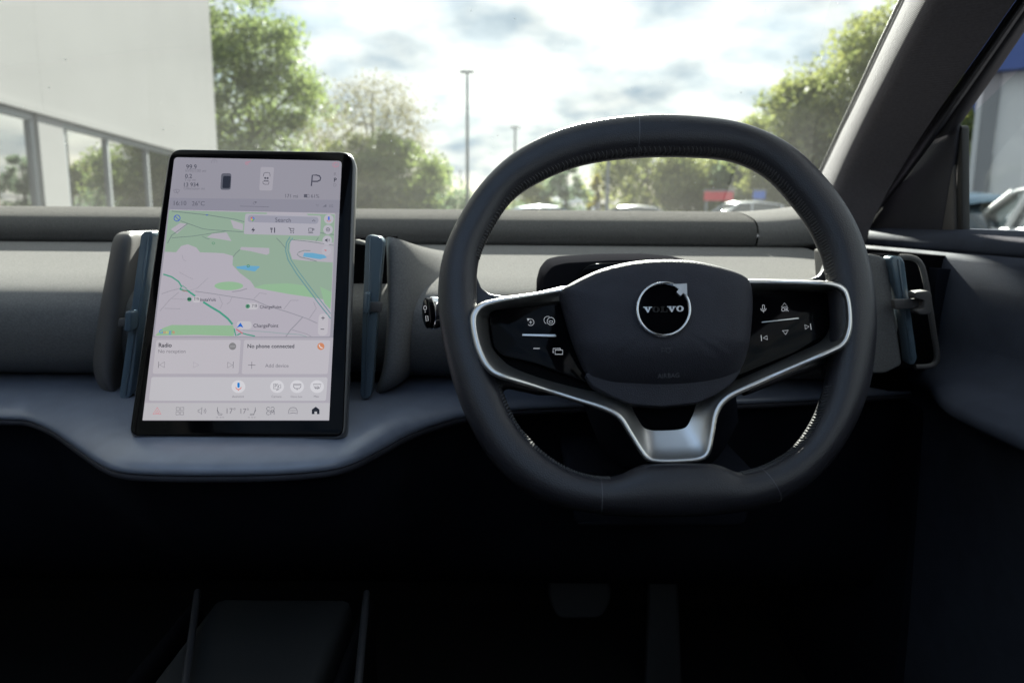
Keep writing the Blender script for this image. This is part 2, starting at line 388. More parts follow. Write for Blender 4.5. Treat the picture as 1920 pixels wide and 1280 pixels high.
wbox('sill_rail', s_a, s_end-0.1, 0.0, 0.11, -0.22, -0.05, framegrey)
wbox('end_wall', s_end-0.28, s_end-0.06, 0.0, z_f-0.27, -14, -0.36, cladding)

# --- right: grey unit with blue fascia, seen through the driver's window
unit = thing('retail_unit', 'pale grey retail unit with a blue fascia seen through the side window', 'building', (16, 19, 0))
bz = 4.2
fp = atY(1866, 250, 17.0); ua = rad(-33); ur = Vector((math.cos(ua), math.sin(ua), 0)); ub = Vector((-math.sin(ua), math.cos(ua), 0))
def ubox(name, r0, r1, d0, d1, z0, z1, mat):
    c = fp + ur*(r0+r1)/2 + ub*(d0+d1)/2; box(name, (c.x, c.y, (z0+z1)/2), (r1-r0, d1-d0, z1-z0), mat, unit, ua)
ubox('wall', 0, 14, 0, 10, 0, bz, pbr('pale_render', (0.70, 0.71, 0.73), 0.7, noise=(0.5, 0.05)))
ubox('corner_post', -0.30, -0.006, -0.12, 0.2, 0, bz-0.004, pbr('post_grey', (0.24, 0.25, 0.27), 0.6))
ubox('post_edge', -0.42, -0.306, -0.1, 0.1, 0, bz-0.004, pbr('post_pale', (0.55, 0.57, 0.6), 0.5))  # added strip for the pale left edge of the corner post
ubox('fascia', -0.7, 14.2, -0.4, 10, bz, bz+1.5, pbr('blue_fascia', (0.03, 0.075, 0.26), 0.4))

# --- trees
leafA = leaf_mat('leaf_deep', (0.120, 0.170, 0.060), (0.230, 0.280, 0.090))
leafB = leaf_mat('leaf_yellow', (0.140, 0.175, 0.055), (0.270, 0.285, 0.090))
leafC = leaf_mat('leaf_birch', (0.110, 0.110, 0.062), (0.190, 0.180, 0.105))
leafD = leaf_mat('leaf_blue_green', (0.130, 0.195, 0.125), (0.220, 0.280, 0.165))
leafY = leaf_mat('leaf_gold', (0.26, 0.24, 0.03), (0.38, 0.34, 0.05))
def foliage(name, centres, radii, per, size, mat, parent, droop=0.0):
    cs = np.repeat(np.array(centres), per, 0); rs = np.repeat(np.array(radii), per, 0); n = len(cs)
    d = rng.normal(size=(n, 3)); d /= np.linalg.norm(d, axis=1)[:, None]
    p = cs + d*rs*(rng.random((n, 1))**0.45)
    if droop: p[:, 2] -= droop*rng.random(n)**2
    a = rng.normal(size=(n, 3)); a /= np.linalg.norm(a, axis=1)[:, None]; b = np.cross(a, rng.normal(size=(n, 3))); b /= np.linalg.norm(b, axis=1)[:, None]
    sz = size*(0.6+0.8*rng.random((n, 1)))
    q = np.stack([p-a*sz, p-b*sz*0.55, p+a*sz, p+b*sz*0.55], 1).reshape(-1, 3)
    me = bpy.data.meshes.new(name); me.vertices.add(4*n); me.vertices.foreach_set('co', q.ravel())
    me.loops.add(4*n); me.loops.foreach_set('vertex_index', np.arange(4*n)); me.polygons.add(n)
    me.polygons.foreach_set('loop_start', np.arange(n)*4); me.update(); me.validate()
    return link(name, me, mat, parent)
def tree(name, label, base, h, rx, mat, barkm=bark, n_cl=70, per=130, leaf=0.12, cb=0.22, open_=0.0, droop=0.0, group=None, spread=0.30, shape=1.0):
    base = Vector(base); t = thing(name, label, 'tree', base, group)
    zc, rz = h*(cb+1)/2, h*(1-cb)/2
    cs, rr = [], []
    for k in range(n_cl):
        d = rng.normal(size=3); d /= np.linalg.norm(d); f = (0.35+0.65*rng.random()**0.5)
        w = 1.0 - 0.25*shape*max(0, d[2]*f)
        x, y, z = d*f; sc_ = spread*rx*(0.6+0.7*rng.random())
        cs.append((base.x+x*rx*w, base.y+y*rx*w, base.z+zc+z*(rz-sc_*0.6))); rr.append((sc_, sc_, sc_*0.75))
    limbs = []
    top = base+Vector((rng.normal()*0.15, rng.normal()*0.15, h*0.8)); mid = base.lerp(top, 0.5)+Vector((rng.normal()*0.2, 0, 0)); r0 = 0.02*h
    tube('x', [base, base.lerp(mid, 0.5), mid, top], [r0*1.3, r0, r0*0.75, r0*0.2], None, join=limbs, sides=7)
    for k in range(14):
        c = Vector(cs[rng.integers(n_cl)]); a = base.lerp(top, 0.3+0.5*rng.random()); m_ = a.lerp(c, 0.5)+Vector((0, 0, 0.1*rx))
        tube('x', [a, m_, c], [r0*0.45, r0*0.28, r0*0.08], None, join=limbs, sides=5)
    joined_tubes('trunk', limbs, barkm, t)
    foliage('crown', cs, rr, per, leaf, mat, t, droop)
    return t
def gnd(px, Y): p = atY(px, 400, Y); return (p.x, p.y, 0.0)
TG = 'trees around the car park'
tree('deciduous_tree', 'tall dense green tree at the far corner of the white showroom', gnd(474, 58), 18.0, 6.4, leafA, n_cl=140, per=170, leaf=0.18, cb=0.08, group=TG, spread=0.28)
tree('birch_tree', 'lacy grey-brown weeping birch between the tall green tree and the lamp post', gnd(702, 40), 9.0, 3.5, leafC, birchbark, n_cl=105, per=110, leaf=0.075, cb=0.10, droop=1.6, group=TG, spread=0.3)
tree('bushy_tree', 'low yellow-green bushy tree under the weeping birch', gnd(668, 37), 5.0, 2.9, leafB, n_cl=50, per=170, leaf=0.10, cb=0.02, group=TG)
tree('bushy_tree', 'mid green bushy tree below the outer side of the weeping birch', gnd(745, 38), 5.4, 2.7, leafA, n_cl=60, per=190, leaf=0.10, cb=0.0, group=TG)
tree('shrub', 'dark green shrub at the foot of the tall lamp post', gnd(800, 42), 3.4, 2.6, leafD, n_cl=40, per=170, leaf=0.10, cb=0.0, group=TG)
tree('shrub', 'small loose sapling beside the dark shrub by the lamp post', gnd(815, 44), 4.6, 0.9, leafB, n_cl=16, per=110, leaf=0.09, cb=0.1, group=TG)
tree('small_tree', 'dark open tree framed by the upper left of the steering wheel', gnd(1063, 52), 4.7, 1.7, leafD, n_cl=34, per=120, leaf=0.11, cb=0.1, group=TG)
tree('small_tree', 'bright green tree framed by the steering wheel next to its left rim', gnd(1000, 55), 4.8, 2.4, leafB, n_cl=34, per=170, leaf=0.11, cb=0.02, group=TG)
tree('conifer', 'narrow golden conifer seen through the steering wheel', gnd(1116, 46), 3.9, 0.62, leafY, n_cl=26, per=90, leaf=0.08, cb=0.0, group=TG, shape=2.5)
tree('bushy_tree', 'broad yellow-green tree seen through the steering wheel above the silver car', gnd(1210, 50), 6.6, 3.9, leafB, n_cl=95, per=120, leaf=0.12, cb=0.0, group=TG)
tree('bushy_tree', 'olive tree seen through the steering wheel behind the red sign', gnd(1330, 47), 6.6, 3.5, leafB, n_cl=95, per=120, leaf=0.12, cb=0.0, group=TG)
tree('bushy_tree', 'blue-green tree seen through the steering wheel behind the blue sign', gnd(1420, 43), 6.8, 2.7, leafD, n_cl=80, per=110, leaf=0.12, cb=0.0, group=TG)
tree('deciduous_tree', 'sunlit green tree stepping up beyond the right shoulder of the steering wheel', gnd(1478, 38), 8.3, 2.9, leafB, n_cl=105, per=150, leaf=0.11, cb=0.02, group=TG)
tree('deciduous_tree', 'tall mixed green tree against the windscreen pillar', gnd(1582, 36), 10.3, 3.5, leafB, n_cl=130, per=150, leaf=0.11, cb=0.02, group=TG)
tree('deciduous_tree', 'tallest green tree behind the windscreen pillar', gnd(1680, 34), 12.0, 3.4, leafB, n_cl=110, per=150, leaf=0.11, cb=0.02, group=TG)
tree('deciduous_tree', 'dark green tree beside the grey unit in the side window', gnd(1822, 30), 8.0, 2.3, leafA, n_cl=60, per=200, leaf=0.11, cb=0.0, group=TG)
hd = thing('hedge', 'long clipped hedge along the far edge of the car park', 'hedge', (-4, 47, 0))
hc = [(x, 47+0.25*rng.normal(), 0.75+0.35*rng.normal()) for x in np.arange(-16, 22, 0.45)]
foliage('leaves', hc, [(0.6, 0.6, 0.75)]*len(hc), 130, 0.075, leafD, hd)
joined = []
for x in np.arange(-15, 22, 2.2): tube('x', [(x, 47, 0), (x+0.1, 47.05, 1.3)], [0.05, 0.02], None, join=joined, sides=5)
tag(joined_tubes('stems', joined, bark, hd), kind='stuff')

# --- lamp posts
def lamp_post(label, px, pytop, Y, r=0.08):
    top = atY(px, pytop, Y); b = Vector((top.x, top.y, 0)); t = thing('lamp_post', label, 'lamp post', b, 'lamp posts around the car park')
    tube('pole', [b, b.lerp(top, 0.5), top], [r*1.25, r, r*0.8], galv, t, 8)
    tube('base_sleeve', [b, b+Vector((0, 0, 0.9))], [r*1.7, r*1.6], galv, t, 8)
    for sx in (-1, 1):
        box('lamp_head', (top.x+sx*0.2, top.y, top.z+0.02), (0.32, 0.26, 0.11), galv, t, bev=0.03)
    box('bracket', (top.x, top.y, top.z+0.085), (0.5, 0.07, 0.05), galv, t)
lamp_post('tallest lamp post standing clear in the sky left of the steering wheel', 876, 136, 38)
lamp_post('mid-distance lamp post whose head just clears the rim of the steering wheel', 966, 240, 58, 0.09)
lamp_post('tiny far lamp post beside the foot of the tallest one', 863, 320, 105, 0.09)
lamp_post('pale post seen through the steering wheel in front of the trees', 1141, 286, 34, 0.09)

# --- signs beyond the cars
def board(name, label, x0, y0, x1, y1, Y, mat):
    a, b = atY(x0, y1, Y), atY(x1, y0, Y); t = thing(name, label, 'sign', ((a.x+b.x)/2, Y, 0))
    box('panel', ((a.x+b.x)/2, Y, (a.z+b.z)/2), (b.x-a.x, 0.08, b.z-a.z), mat, t)
    for x in (a.x+0.12, b.x-0.12): box('post', (x, Y+0.08, a.z/2), (0.08, 0.08, a.z+0.2), galv, t)
    box('rim', ((a.x+b.x)/2, Y, b.z+0.03), (b.x-a.x+0.06, 0.12, 0.06), galv, t)
board('sign_board', 'long red sign board above the silver car', 1320, 359, 1375, 376, 31, pbr('red_sign', (0.55, 0.03, 0.05), 0.4))
board('sign_board', 'small square blue sign board above the roof of the silver car', 1412, 358, 1435, 373, 30, pbr('blue_sign', (0.03, 0.12, 0.50), 0.4))

# --- parked cars
def parked_car(label, x, y, rz, paint, sc=1.0, H=1.5):
    t = thing('parked_car', label, 'car', (x, y, 0), 'cars parked beyond the windscreen'); ca, sa = math.cos(rz), math.sin(rz)
    def T(p): return Vector((x+sc*(p[0]*ca-p[1]*sa), y+sc*(p[0]*sa+p[1]*ca), sc*p[2]))
    secs = [(-2.05, .55, .62, .62), (-1.98, .36, .82, .78), (-1.6, .26, .92, .86), (-0.6, .24, .95, .88), (0.6, .24, .94, .88), (1.35, .26, .88, .85), (1.95, .34, .74, .78), (2.1, .48, .62, .60)]
    rows = [[T((a, s_*w*k, z)) for s_, k, z in ((-1, .9, lo), (-1, 1.0, lo+.15), (-1, 1.0, hi-.12), (-1, .9, hi), (-.5, .85, hi+.02), (.5, .85, hi+.02), (1, .9, hi), (1, 1.0, hi-.12), (1, 1.0, lo+.15), (1, .9, lo))] for a, lo, hi, w in secs]
    fixn(grid('body', rows, paint, t, True, True, True, 50))
    gs = [(-1.86, .93, .935, .70), (-1.25, .93, H-.10, .62), (-0.5, .93, H, .62), (0.2, .93, H-.04, .60), (1.05, .90, .91, .70)]
    rows = [[T((a, -.80, lo)), T((a, -w, hi-.03)), T((a, -w*.9, hi)), T((a, 0, hi+.012)), T((a, w*.9, hi)), T((a, w, hi-.03)), T((a, .80, lo))] for a, lo, hi, w in gs]
    fixn(grid('glasshouse', rows, darkglass, t, True, False, False, 60))
    rows = [[T((a, yy*w, hi+.022-abs(yy)**3*.05)) for yy in (-1.02, -.8, -.4, 0, .4, .8, 1.02)] for a, lo, hi, w in ((-1.45, 0, H-.14, .62), (-1.2, 0, H-.07, .62), (-.5, 0, H, .62), (.2, 0, H-.04, .60), (.34, 0, H-.10, .61))]
    r = grid('roof', rows, paint, t); md = r.modifiers.new('s', 'SOLIDIFY'); md.thickness = 0.03
    for sy in (-1, 1):
        for p0, p1 in (((1.02, .80, .93), (.28, .62, H-.07)), ((-.15, .82, .94), (-.2, .645, H-.05)), ((-1.3, .81, .95), (-1.25, .65, H-.12))):
            tube('window_pillar', [T((p0[0], sy*p0[1], p0[2])), T((p1[0], sy*p1[1], p1[2]))], 0.04*sc, paint, t, 6)
        box('door_mirror', T((.72, sy*.98, .98)), (.16*sc, .2*sc, .13*sc), paint, t, rz, .03)
        for ax in (-1.28, 1.3):
            c = T((ax, sy*.78, .33)); d = (T((ax, sy*.98, .33))-c)
            w = tube('wheel', [c, c+d*.05, c+d*.95, c+d], [.30*sc, .33*sc, .33*sc, .30*sc], tyre_m, t, 20)
            tube('hubcap', [c+d*.9, c+d*1.03], .21*sc, alloy, w, 14)
        box('headlight', T((2.0, sy*.58, .66)), (.16*sc, .34*sc, .12*sc), lampclear, t, rz, .03)
        box('tail_light', T((-2.0, sy*.6, .76)), (.1*sc, .28*sc, .16*sc), lampred, t, rz, .03)
    return t
p = atY(1385, 380, 26); parked_car('silver hatchback parked side-on under the red and blue signs', p.x, 26, rad(186), paint_silver, 1.0, 1.54)
p = atY(1170, 390, 29); parked_car('dark grey car parked behind the silver hatchback', p.x, 29, rad(172), paint_grey, 1.0, 1.40)
p = atY(1035, 392, 27); parked_car('pale blue car low beside the left rim of the steering wheel', p.x, 28, rad(10), paint_blue, 1.0, 1.36)
p = atY(1800, 392, 9.4); parked_car('blue-grey car in the side window, partly behind the white one', p.x+0.6, 11.2, rad(100), paint_blue, 1.0, 1.38)
p = atY(1935, 400, 8.6); parked_car('white car close outside the driver window', p.x+0.7, 8.8, rad(80), paint_white, 1.0, 1.44)

# ------------------------------------------------------------------ car cabin shell round the camera
XR, XL, XC = 0.60, -1.13, -0.264
shell = pbr('headlining', (0.10, 0.10, 0.105), rough=0.9)
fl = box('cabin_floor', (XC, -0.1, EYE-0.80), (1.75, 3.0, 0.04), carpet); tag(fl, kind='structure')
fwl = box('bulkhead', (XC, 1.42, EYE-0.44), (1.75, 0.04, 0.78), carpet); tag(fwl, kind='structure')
bw = box('unseen_rear_wall', (XC, -1.2, EYE-0.27), (1.75, 0.04, 1.2), carpet); tag(bw, kind='structure')  # unseen wall, raised to block light from behind the camera
roof = tag(bpy.data.objects.new('cabin_roof', None), kind='structure'); COL.objects.link(roof)
ZR = EYE+0.42
box('front_header', (XC, 0.655, ZR+0.02), (1.45, 0.12, 0.05), shell, roof, bev=0.02)
box('roof_side', (XC-0.62, -0.35, ZR+0.03), (0.24, 2.0, 0.05), shell, roof, bev=0.02)
box('roof_side', (XC+0.62, -0.35, ZR+0.03), (0.24, 2.0, 0.05), shell, roof, bev=0.02)
box('rear_header', (XC, -1.5, ZR+0.02), (1.45, 0.3, 0.05), shell, roof, bev=0.02)
box('roof_glass', (XC, -0.36, ZR+0.07), (1.02, 1.96, 0.006), roofglass_m, roof)
pd = thing('passenger_door', 'dark passenger door closing the far side of the cabin', 'car door', (XL, -0.3, EYE-0.6))
box('door_panel', (XL, -0.08, EYE-0.40), (0.05, 2.94, 0.78), doormat_, pd, bev=0.02)
box('window_glass', (XL, -0.3, EYE+0.19), (0.005, 2.4, 0.42), sideglass_m, pd)
box('window_pillar', (XL+0.02, -0.25, EYE+0.18), (0.06, 0.12, 0.44), shell, pd)
box('window_pillar', (XL+0.02, -1.45, EYE+0.18), (0.06, 0.2, 0.44), shell, pd)

# --- windscreen, a curved raked pane
wrows = []
for k in range(7):
    t_ = k/6.0; z = EYE-0.03+t_*0.44; row = []
    for j in range(21):
        u = j/10.0-1; hw = 0.845-0.085*t_; x = XC+u*hw
        row.append((x, 1.46-t_*0.77-0.14*u*u*(1-0.35*t_), z))
    wrows.append(row)
ws_ = grid('windscreen', wrows, windscreen_m, None); tag(ws_, 'large raked windscreen glass spanning above the dashboard', 'windscreen')

spk_v, spk_f = [], []
for k in range(150):
    i, j = rng.random()*5.6, 4+rng.random()*15.5; i0, j0 = int(i), int(j); fi, fj = i-i0, j-j0
    P4 = [Vector(wrows[i0+a][j0+b]) for a in (0, 1) for b in (0, 1)]
    c = P4[0].lerp(P4[1], fj).lerp(P4[2].lerp(P4[3], fj), fi) + Vector((0, 0.002, 0.003)); r = 0.0004+0.0009*rng.random()**2
    o = len(spk_v); spk_v += [c+Vector(d)*r for d in ((1, 0, 0), (-1, 0, 0), (0, .7, 0), (0, -.7, 0), (0, 0, 1), (0, 0, -1))]
    spk_f += [tuple(o+q for q in t) for t in ((0, 2, 4), (2, 1, 4), (1, 3, 4), (3, 0, 4), (2, 0, 5), (1, 2, 5), (3, 1, 5), (0, 3, 5))]
tag(mesh('dust_specks', spk_v, spk_f, pbr('dried_drop', (0.7, 0.72, 0.72), 0.5), ws_), kind='stuff')

# ------------------------------------------------------------------ dashboard
dash = thing('dashboard', 'grey speckled dashboard with a full-width speaker bar and a curved slate shelf', 'dashboard', (XC, 0.95, EYE-0.35))
XA, XB = -1.08, 0.535
def extrude_x(name, prof, x0, x1, mat, nx=2, per=5, fn=None, smooth=True, sharp=None):
    pr = [tuple(p) for p in catmull(prof, per)]
    rows = []
    for i in range(nx):
        x = x0+(x1-x0)*i/(nx-1); rows.append([Vector((x, y, EYE+z)) if fn is None else fn(x, y, z) for y, z in pr])
    o = grid(name, rows, mat, dash, smooth, False, False, sharp); fixn(o); return o
def bowY(x): return 0.0
# speaker bar: lit top, rounded front
xs_ = atY(1420, 420, 1.11).x
bar_prof = [(1.38, -0.035), (1.345, -0.010), (1.29, 0.004), (1.245, 0.0080), (1.20, 0.0062), (1.16, 0.0015), (1.132, -0.0035), (1.114, -0.010), (1.105, -0.021), (1.106, -0.034), (1.118, -0.046), (1.17, -0.052)]
extrude_x('speaker_bar', bar_prof, XA, xs_-0.0012, barfab, 2)
endp = []
for k in range(9):
    t_ = k/8.0; x = xs_+0.0012+t_*(XB-0.02-xs_); up = 0.018*t_**1.6; push = 0.02*t_**2
    endp.append([Vector((x, y-push*(1 if y < 1.2 else 0), EYE+z+up*(1 if z > -0.03 else 0.4))) for y, z in catmull(bar_prof, 5)])
fixn(grid('speaker_bar_end', endp, softdark if False else dashgrey, dash))
box('bar_gap', (XC-0.01, 1.23, EYE-0.050), (XB-XA-0.03, 0.16, 0.030), mattblack, dash)
# main panel below the bar
pan_prof = [(1.24, -0.040), (1.15, -0.043), (1.085, -0.046), (1.04, -0.0515), (0.99, -0.060), (0.94, -0.0685), (0.89, -0.077), (0.847, -0.087), (0.827, -0.098), (0.820, -0.114), (0.825, -0.140), (0.845, -0.170), (0.88, -0.192), (0.92, -0.202), (0.96, -0.206)]
extrude_x('main_panel', pan_prof, XA, 0.432, dashgrey, 2, 6)
box('end_panel', (0.485, 1.06, EYE-0.13), (0.104, 0.30, 0.17), mattblack, dash)
extrude_x('defroster_panel', [(1.345, -0.022), (1.40, -0.020), (1.46, -0.022), (1.53, -0.03)], XA, XB, dashgrey, 2)
# shelf with its wavy lip, traced on the level z = -0.21
lip = [(-900, 742), (-650, 748), (-420, 752), (-250, 760), (-120, 765), (0, 769), (47, 772), (94, 791), (141, 823), (188, 853), (234, 866), (330, 870), (422, 870), (520, 868), (609, 861), (656, 850), (703, 829), (773, 794), (844, 771), (900, 760), (980, 752), (1150, 746), (1380, 742), (1560, 733), (1700, 724), (1790, 718)]
lip3 = [Vector(p) for p in catmull([tuple(atZ(x, y, -0.210)) for x, y in lip], 6)]
def shelf_profile(p):
    y, z = p.y, EYE-0.200
    return [(0.985, EYE-0.197), (0.95, EYE-0.1985), (y+(0.95-y)*0.66, z), (y+0.07+(0.88-y)*0.2, z), (y+0.060, z-0.0006), (y+0.044, z-0.0020), (y+0.030, z-0.0042), (y+0.018, z-0.0072), (y+0.009, z-0.0106), (y+0.003, z-0.0142), (y, z-0.0178), (y+0.002, z-0.0206)]
rows = [[Vector((p.x, a, b)) for a, b in shelf_profile(p)] for p in lip3]
sh = fixn(grid('shelf', rows, shelfmat, dash))
rows = [[Vector((p.x, p.y+a, EYE-0.210+b)) for a, b in ((0.02, -0.011), (0.004, -0.0112), (0.0015, -0.0125), (0.002, -0.0165), (0.006, -0.0185), (0.03, -0.020))] for p in lip3]
fixn(grid('shelf_edge_trim', rows, vinyl, dash))
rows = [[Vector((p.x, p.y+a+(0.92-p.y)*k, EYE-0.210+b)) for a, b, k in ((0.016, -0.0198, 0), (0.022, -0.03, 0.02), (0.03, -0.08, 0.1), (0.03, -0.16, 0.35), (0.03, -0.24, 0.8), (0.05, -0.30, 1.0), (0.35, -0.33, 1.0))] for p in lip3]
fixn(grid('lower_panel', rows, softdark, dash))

# ------------------------------------------------------------------ air vents
VG = 'vertical air vents along the dashboard'
# passenger side of the screen
v1 = thing('air_vent', 'upright air vent with blue blade on the passenger side of the touchscreen', 'air vent', atY(230, 600, 0.85), VG)
PODL = [(434, 228, 232, 243, 254, 262, .03), (437, 215, 221, 236, 252, 260, .012), (447, 204, 211, 229, 250, 258, .003), (500, 196, 203, 222, 243, 252, 0), (560, 183, 190, 210, 233, 243, 0), (640, 172, 179, 199, 222, 232, 0), (688, 165, 172, 192, 214, 222, 0), (722, 177, 183, 200, 216, 223, .004), (740, 196, 200, 211, 222, 227, .014), (747, 212, 214, 219, 225, 229, .035)]
fixn(subsurf(grid('housing', [[atY(a_, y, .835+k)+Vector((0.012, 0.11-k, 0)), atY(a_, y, .835+k), atY(b_, y, .812+k), atY(c_, y, .797+k), atY(d_, y, .805+k), atY(e_, y, .84+k), atY(e_, y, .84+k)+Vector((-0.002, 0.08, 0))] for y, a_, b_, c_, d_, e_, k in PODL], podgrey, v1), 2))
slabY('opening', [(240, 438), (330, 438), (320, 745), (215, 745)], 0.87, 0.96, mattblack, v1)
slabY('blade', round_poly([(264, 440), (270, 434), (284, 434), (287, 441), (262, 600), (244, 741), (238, 748), (227, 748), (223, 741), (243, 600)], 4, 3), 0.785, 0.80, blade_m, v1, 0.0035, 3)
slabY('blade_ridge', [(277, 440), (280, 440), (236, 742), (232, 742)], 0.7835, 0.786, blade_m, v1, 0.0006, 1)
sl = slabY('slider', [(222, 597), (240, 596), (239, 611), (220, 612)], 0.777, 0.782, podgrey, v1, 0.001, 2)
slabY('knob', round_poly([(234, 583), (247, 583), (245, 622), (231, 622)], 6, 4), 0.768, 0.784, blade_m, sl, 0.003, 3)
# driver side of the screen
v2 = thing('air_vent', 'upright air vent with blue blade between the touchscreen and the steering wheel', 'air vent', atY(720, 600, 0.85), VG)
HR = [  # row: y offsets handled through px columns (px, py, Y)
 [(722, 447, .86), (723, 446, .815), (728, 443, .803), (745, 447, .805), (768, 455, .83), (792, 463, .90), (830, 471, 1.0), (872, 474, 1.06)],
 [(724, 458, .86), (724, 457, .808), (730, 456, .797), (748, 459, .799), (770, 464, .82), (795, 472, .88), (832, 481, .97), (874, 486, 1.03)],
 [(726, 500, .86), (726, 500, .805), (732, 500, .794), (750, 500, .796), (772, 502, .81), (796, 506, .86), (832, 512, .92), (874, 518, .95)],
 [(726, 560, .86), (726, 560, .803), (732, 560, .792), (750, 560, .794), (770, 562, .806), (790, 564, .835), (812, 567, .865), (850, 570, .875)],
 [(725, 610, .86), (725, 610, .803), (731, 610, .792), (748, 611, .794), (765, 613, .803), (775, 615, .83), (782, 617, .87), (790, 619, .905)],
 [(722, 655, .86), (722, 655, .803), (728, 655, .792), (745, 656, .794), (762, 658, .803), (770, 660, .83), (775, 661, .87), (778, 662, .905)],
 [(718, 692, .86), (718, 693, .804), (724, 694, .793), (741, 696, .795), (757, 697, .805), (766, 697, .83), (772, 696, .87), (776, 695, .905)],
 [(708, 722, .86), (708, 724, .810), (714, 727, .80), (728, 728, .802), (742, 724, .812), (755, 716, .84), (765, 708, .875), (772, 702, .905)],
 [(700, 738, .87), (702, 740, .83), (707, 741, .82), (718, 738, .825), (730, 731, .84), (746, 722, .865), (758, 712, .89), (768, 704, .91)]]
fixn(subsurf(grid('housing', [[atY(*c) for c in r] for r in HR], podgrey if False else dashgrey, v2), 2))
slabY('opening', [(640, 446), (726, 446), (724, 700), (700, 745), (630, 745)], 0.87, 0.95, mattblack, v2)
slabY('blade', round_poly([(685, 446), (691, 440), (712, 444), (719, 452), (709, 560), (700, 690), (695, 742), (688, 748), (680, 748), (675, 742), (679, 600)], 4, 3), 0.782, 0.80, blade_m, v2, 0.0035, 3)
slabY('blade_ridge', [(692, 446), (695, 446), (686, 742), (683, 742)], 0.7805, 0.783, blade_m, v2, 0.0006, 1)
sl = slabY('slider', [(690, 566), (716, 567), (715, 585), (689, 585)], 0.779, 0.786, podgrey, v2, 0.001, 2)
slabY('knob', round_poly([(682, 548), (692, 549), (690, 589), (679, 588)], 5, 4), 0.768, 0.786, blade_m, sl, 0.003, 3)
for yy in (594, 629): slabY('vane', [(700, yy-1.2), (719, yy-1.2), (719, yy+1.2), (700, yy+1.2)], 0.83, 0.86, podgrey, v2)
slabY('top_rim', [(664, 449), (676, 452), (687, 456), (687, 460), (672, 458), (660, 456)], 0.84, 0.86, dashgrey, v2, 0.001, 2)
# by the driver door
v3 = thing('air_vent', 'upright air vent with blue blade beside the driver door', 'air vent', atY(1700, 600, 0.85), VG)
slabY('housing', round_poly([(1616, 476), (1640, 477), (1658, 482), (1665, 492), (1680, 600), (1692, 684), (1660, 700), (1625, 700)], 7, 4), 0.80, 0.93, dashgrey, v3, 0.008, 4)
slabY('opening', [(1650, 478), (1720, 478), (1768, 690), (1680, 690)], 0.875, 0.92, mattblack, v3)
slabY('blade', round_poly([(1667, 486), (1675, 480), (1690, 481), (1697, 490), (1711, 600), (1721, 672), (1715, 684), (1706, 684), (1697, 610)], 4, 3), 0.792, 0.81, blade_m, v3, 0.0035, 3)
slabY('blade_ridge', [(1684, 486), (1687, 486), (1712, 676), (1709, 676)], 0.7905, 0.793, blade_m, v3, 0.0006, 1)
fr_pts = [tuple(q) for q in catmull([(1686, 482), (1708, 483), (1724, 492), (1733, 515), (1741, 560), (1750, 620), (1757, 665), (1752, 682), (1738, 687), (1716, 688)], 4)]
tube('frame', [atY(x, y, 0.815) for x, y in fr_pts], 0.0032, podgrey, v3, 8)
sl = slabY('slider', round_poly([(1676, 562), (1738, 560), (1738, 577), (1678, 580)], 2, 2), 0.782, 0.789, podgrey, v3, 0.001, 2)
slabY('knob', round_poly([(1716, 548), (1742, 545), (1748, 552), (1747, 585), (1740, 590), (1723, 590), (1719, 582), (1732, 578), (1732, 563), (1717, 560)], 4, 4), 0.772, 0.788, podgrey, sl, 0.0025, 3)

# ------------------------------------------------------------------ steering wheel
t_w = rad(25); WN = Vector((0, -math.cos(t_w), math.sin(t_w)))
WP = Plane(atD(1235, 590, 0.62), WN)
wheel = thing('steering_wheel', 'black leather steering wheel with flattened top and bottom and satin metal trim', 'steering wheel', WP.o)
RIM = [((1196, 220), (1196, 293)), ((1300, 222), (1300, 292)), ((1395, 238), (1375, 300)), ((1480, 278), (1435, 328)), ((1550, 345), (1485, 380)), ((1600, 420), (1521, 432)), ((1627, 495), (1545, 492)), ((1640, 580), (1556, 570)), ((1638, 660), (1557, 642)), ((1625, 735), (1548, 712)), ((1597, 805), (1528, 775)), ((1550, 875), (1492, 832)), ((1490, 926), (1445, 866)), ((1430, 950), (1402, 882)), ((1385, 960), (1378, 884)), ((1350, 964), (1350, 873)), ((1318, 967), (1318, 868)), ((1230, 969), (1222, 869)), ((1192, 968), (1190, 876)), ((1160, 966), (1160, 890)), ((1128, 964), (1126, 894)), ((1050, 950), (1074, 882)), ((975, 915), (1018, 848)), ((915, 855), (970, 795)), ((868, 770), (940, 730)), ((838, 675), (913, 660)), ((822, 580), (896, 585)), ((826, 500), (896, 500)), ((850, 430), (918, 440)), ((900, 350), (960, 375)), ((970, 285), (1020, 335)), ((1070, 240), (1098, 306))]
oc = catmull([a for a, b in RIM], 5, True); ic = catmull([b for a, b in RIM], 5, True)
def rim_row(o_, i_, k=1.0, sides=22, dz=0.0165):
    a, b = WP.at(*o_), WP.at(*i_); c = (a+b)/2; e = (a-b)/2; w = e.length; e.normalize()
    return [c + e*w*k*math.copysign(abs(math.cos(q))**0.9, math.cos(q)) + WP.n*dz*k*math.sin(q) for q in (2*math.pi*j/sides for j in range(sides))]
rows = [rim_row(o_, i_) for o_, i_ in zip(oc, ic)]; rows.append(rows[0])
rim = fixn(grid('rim', rows, leather, wheel, True, True))
def lerp2(a, b, t): return tuple(np.array(a)*(1-t)+np.array(b)*t)
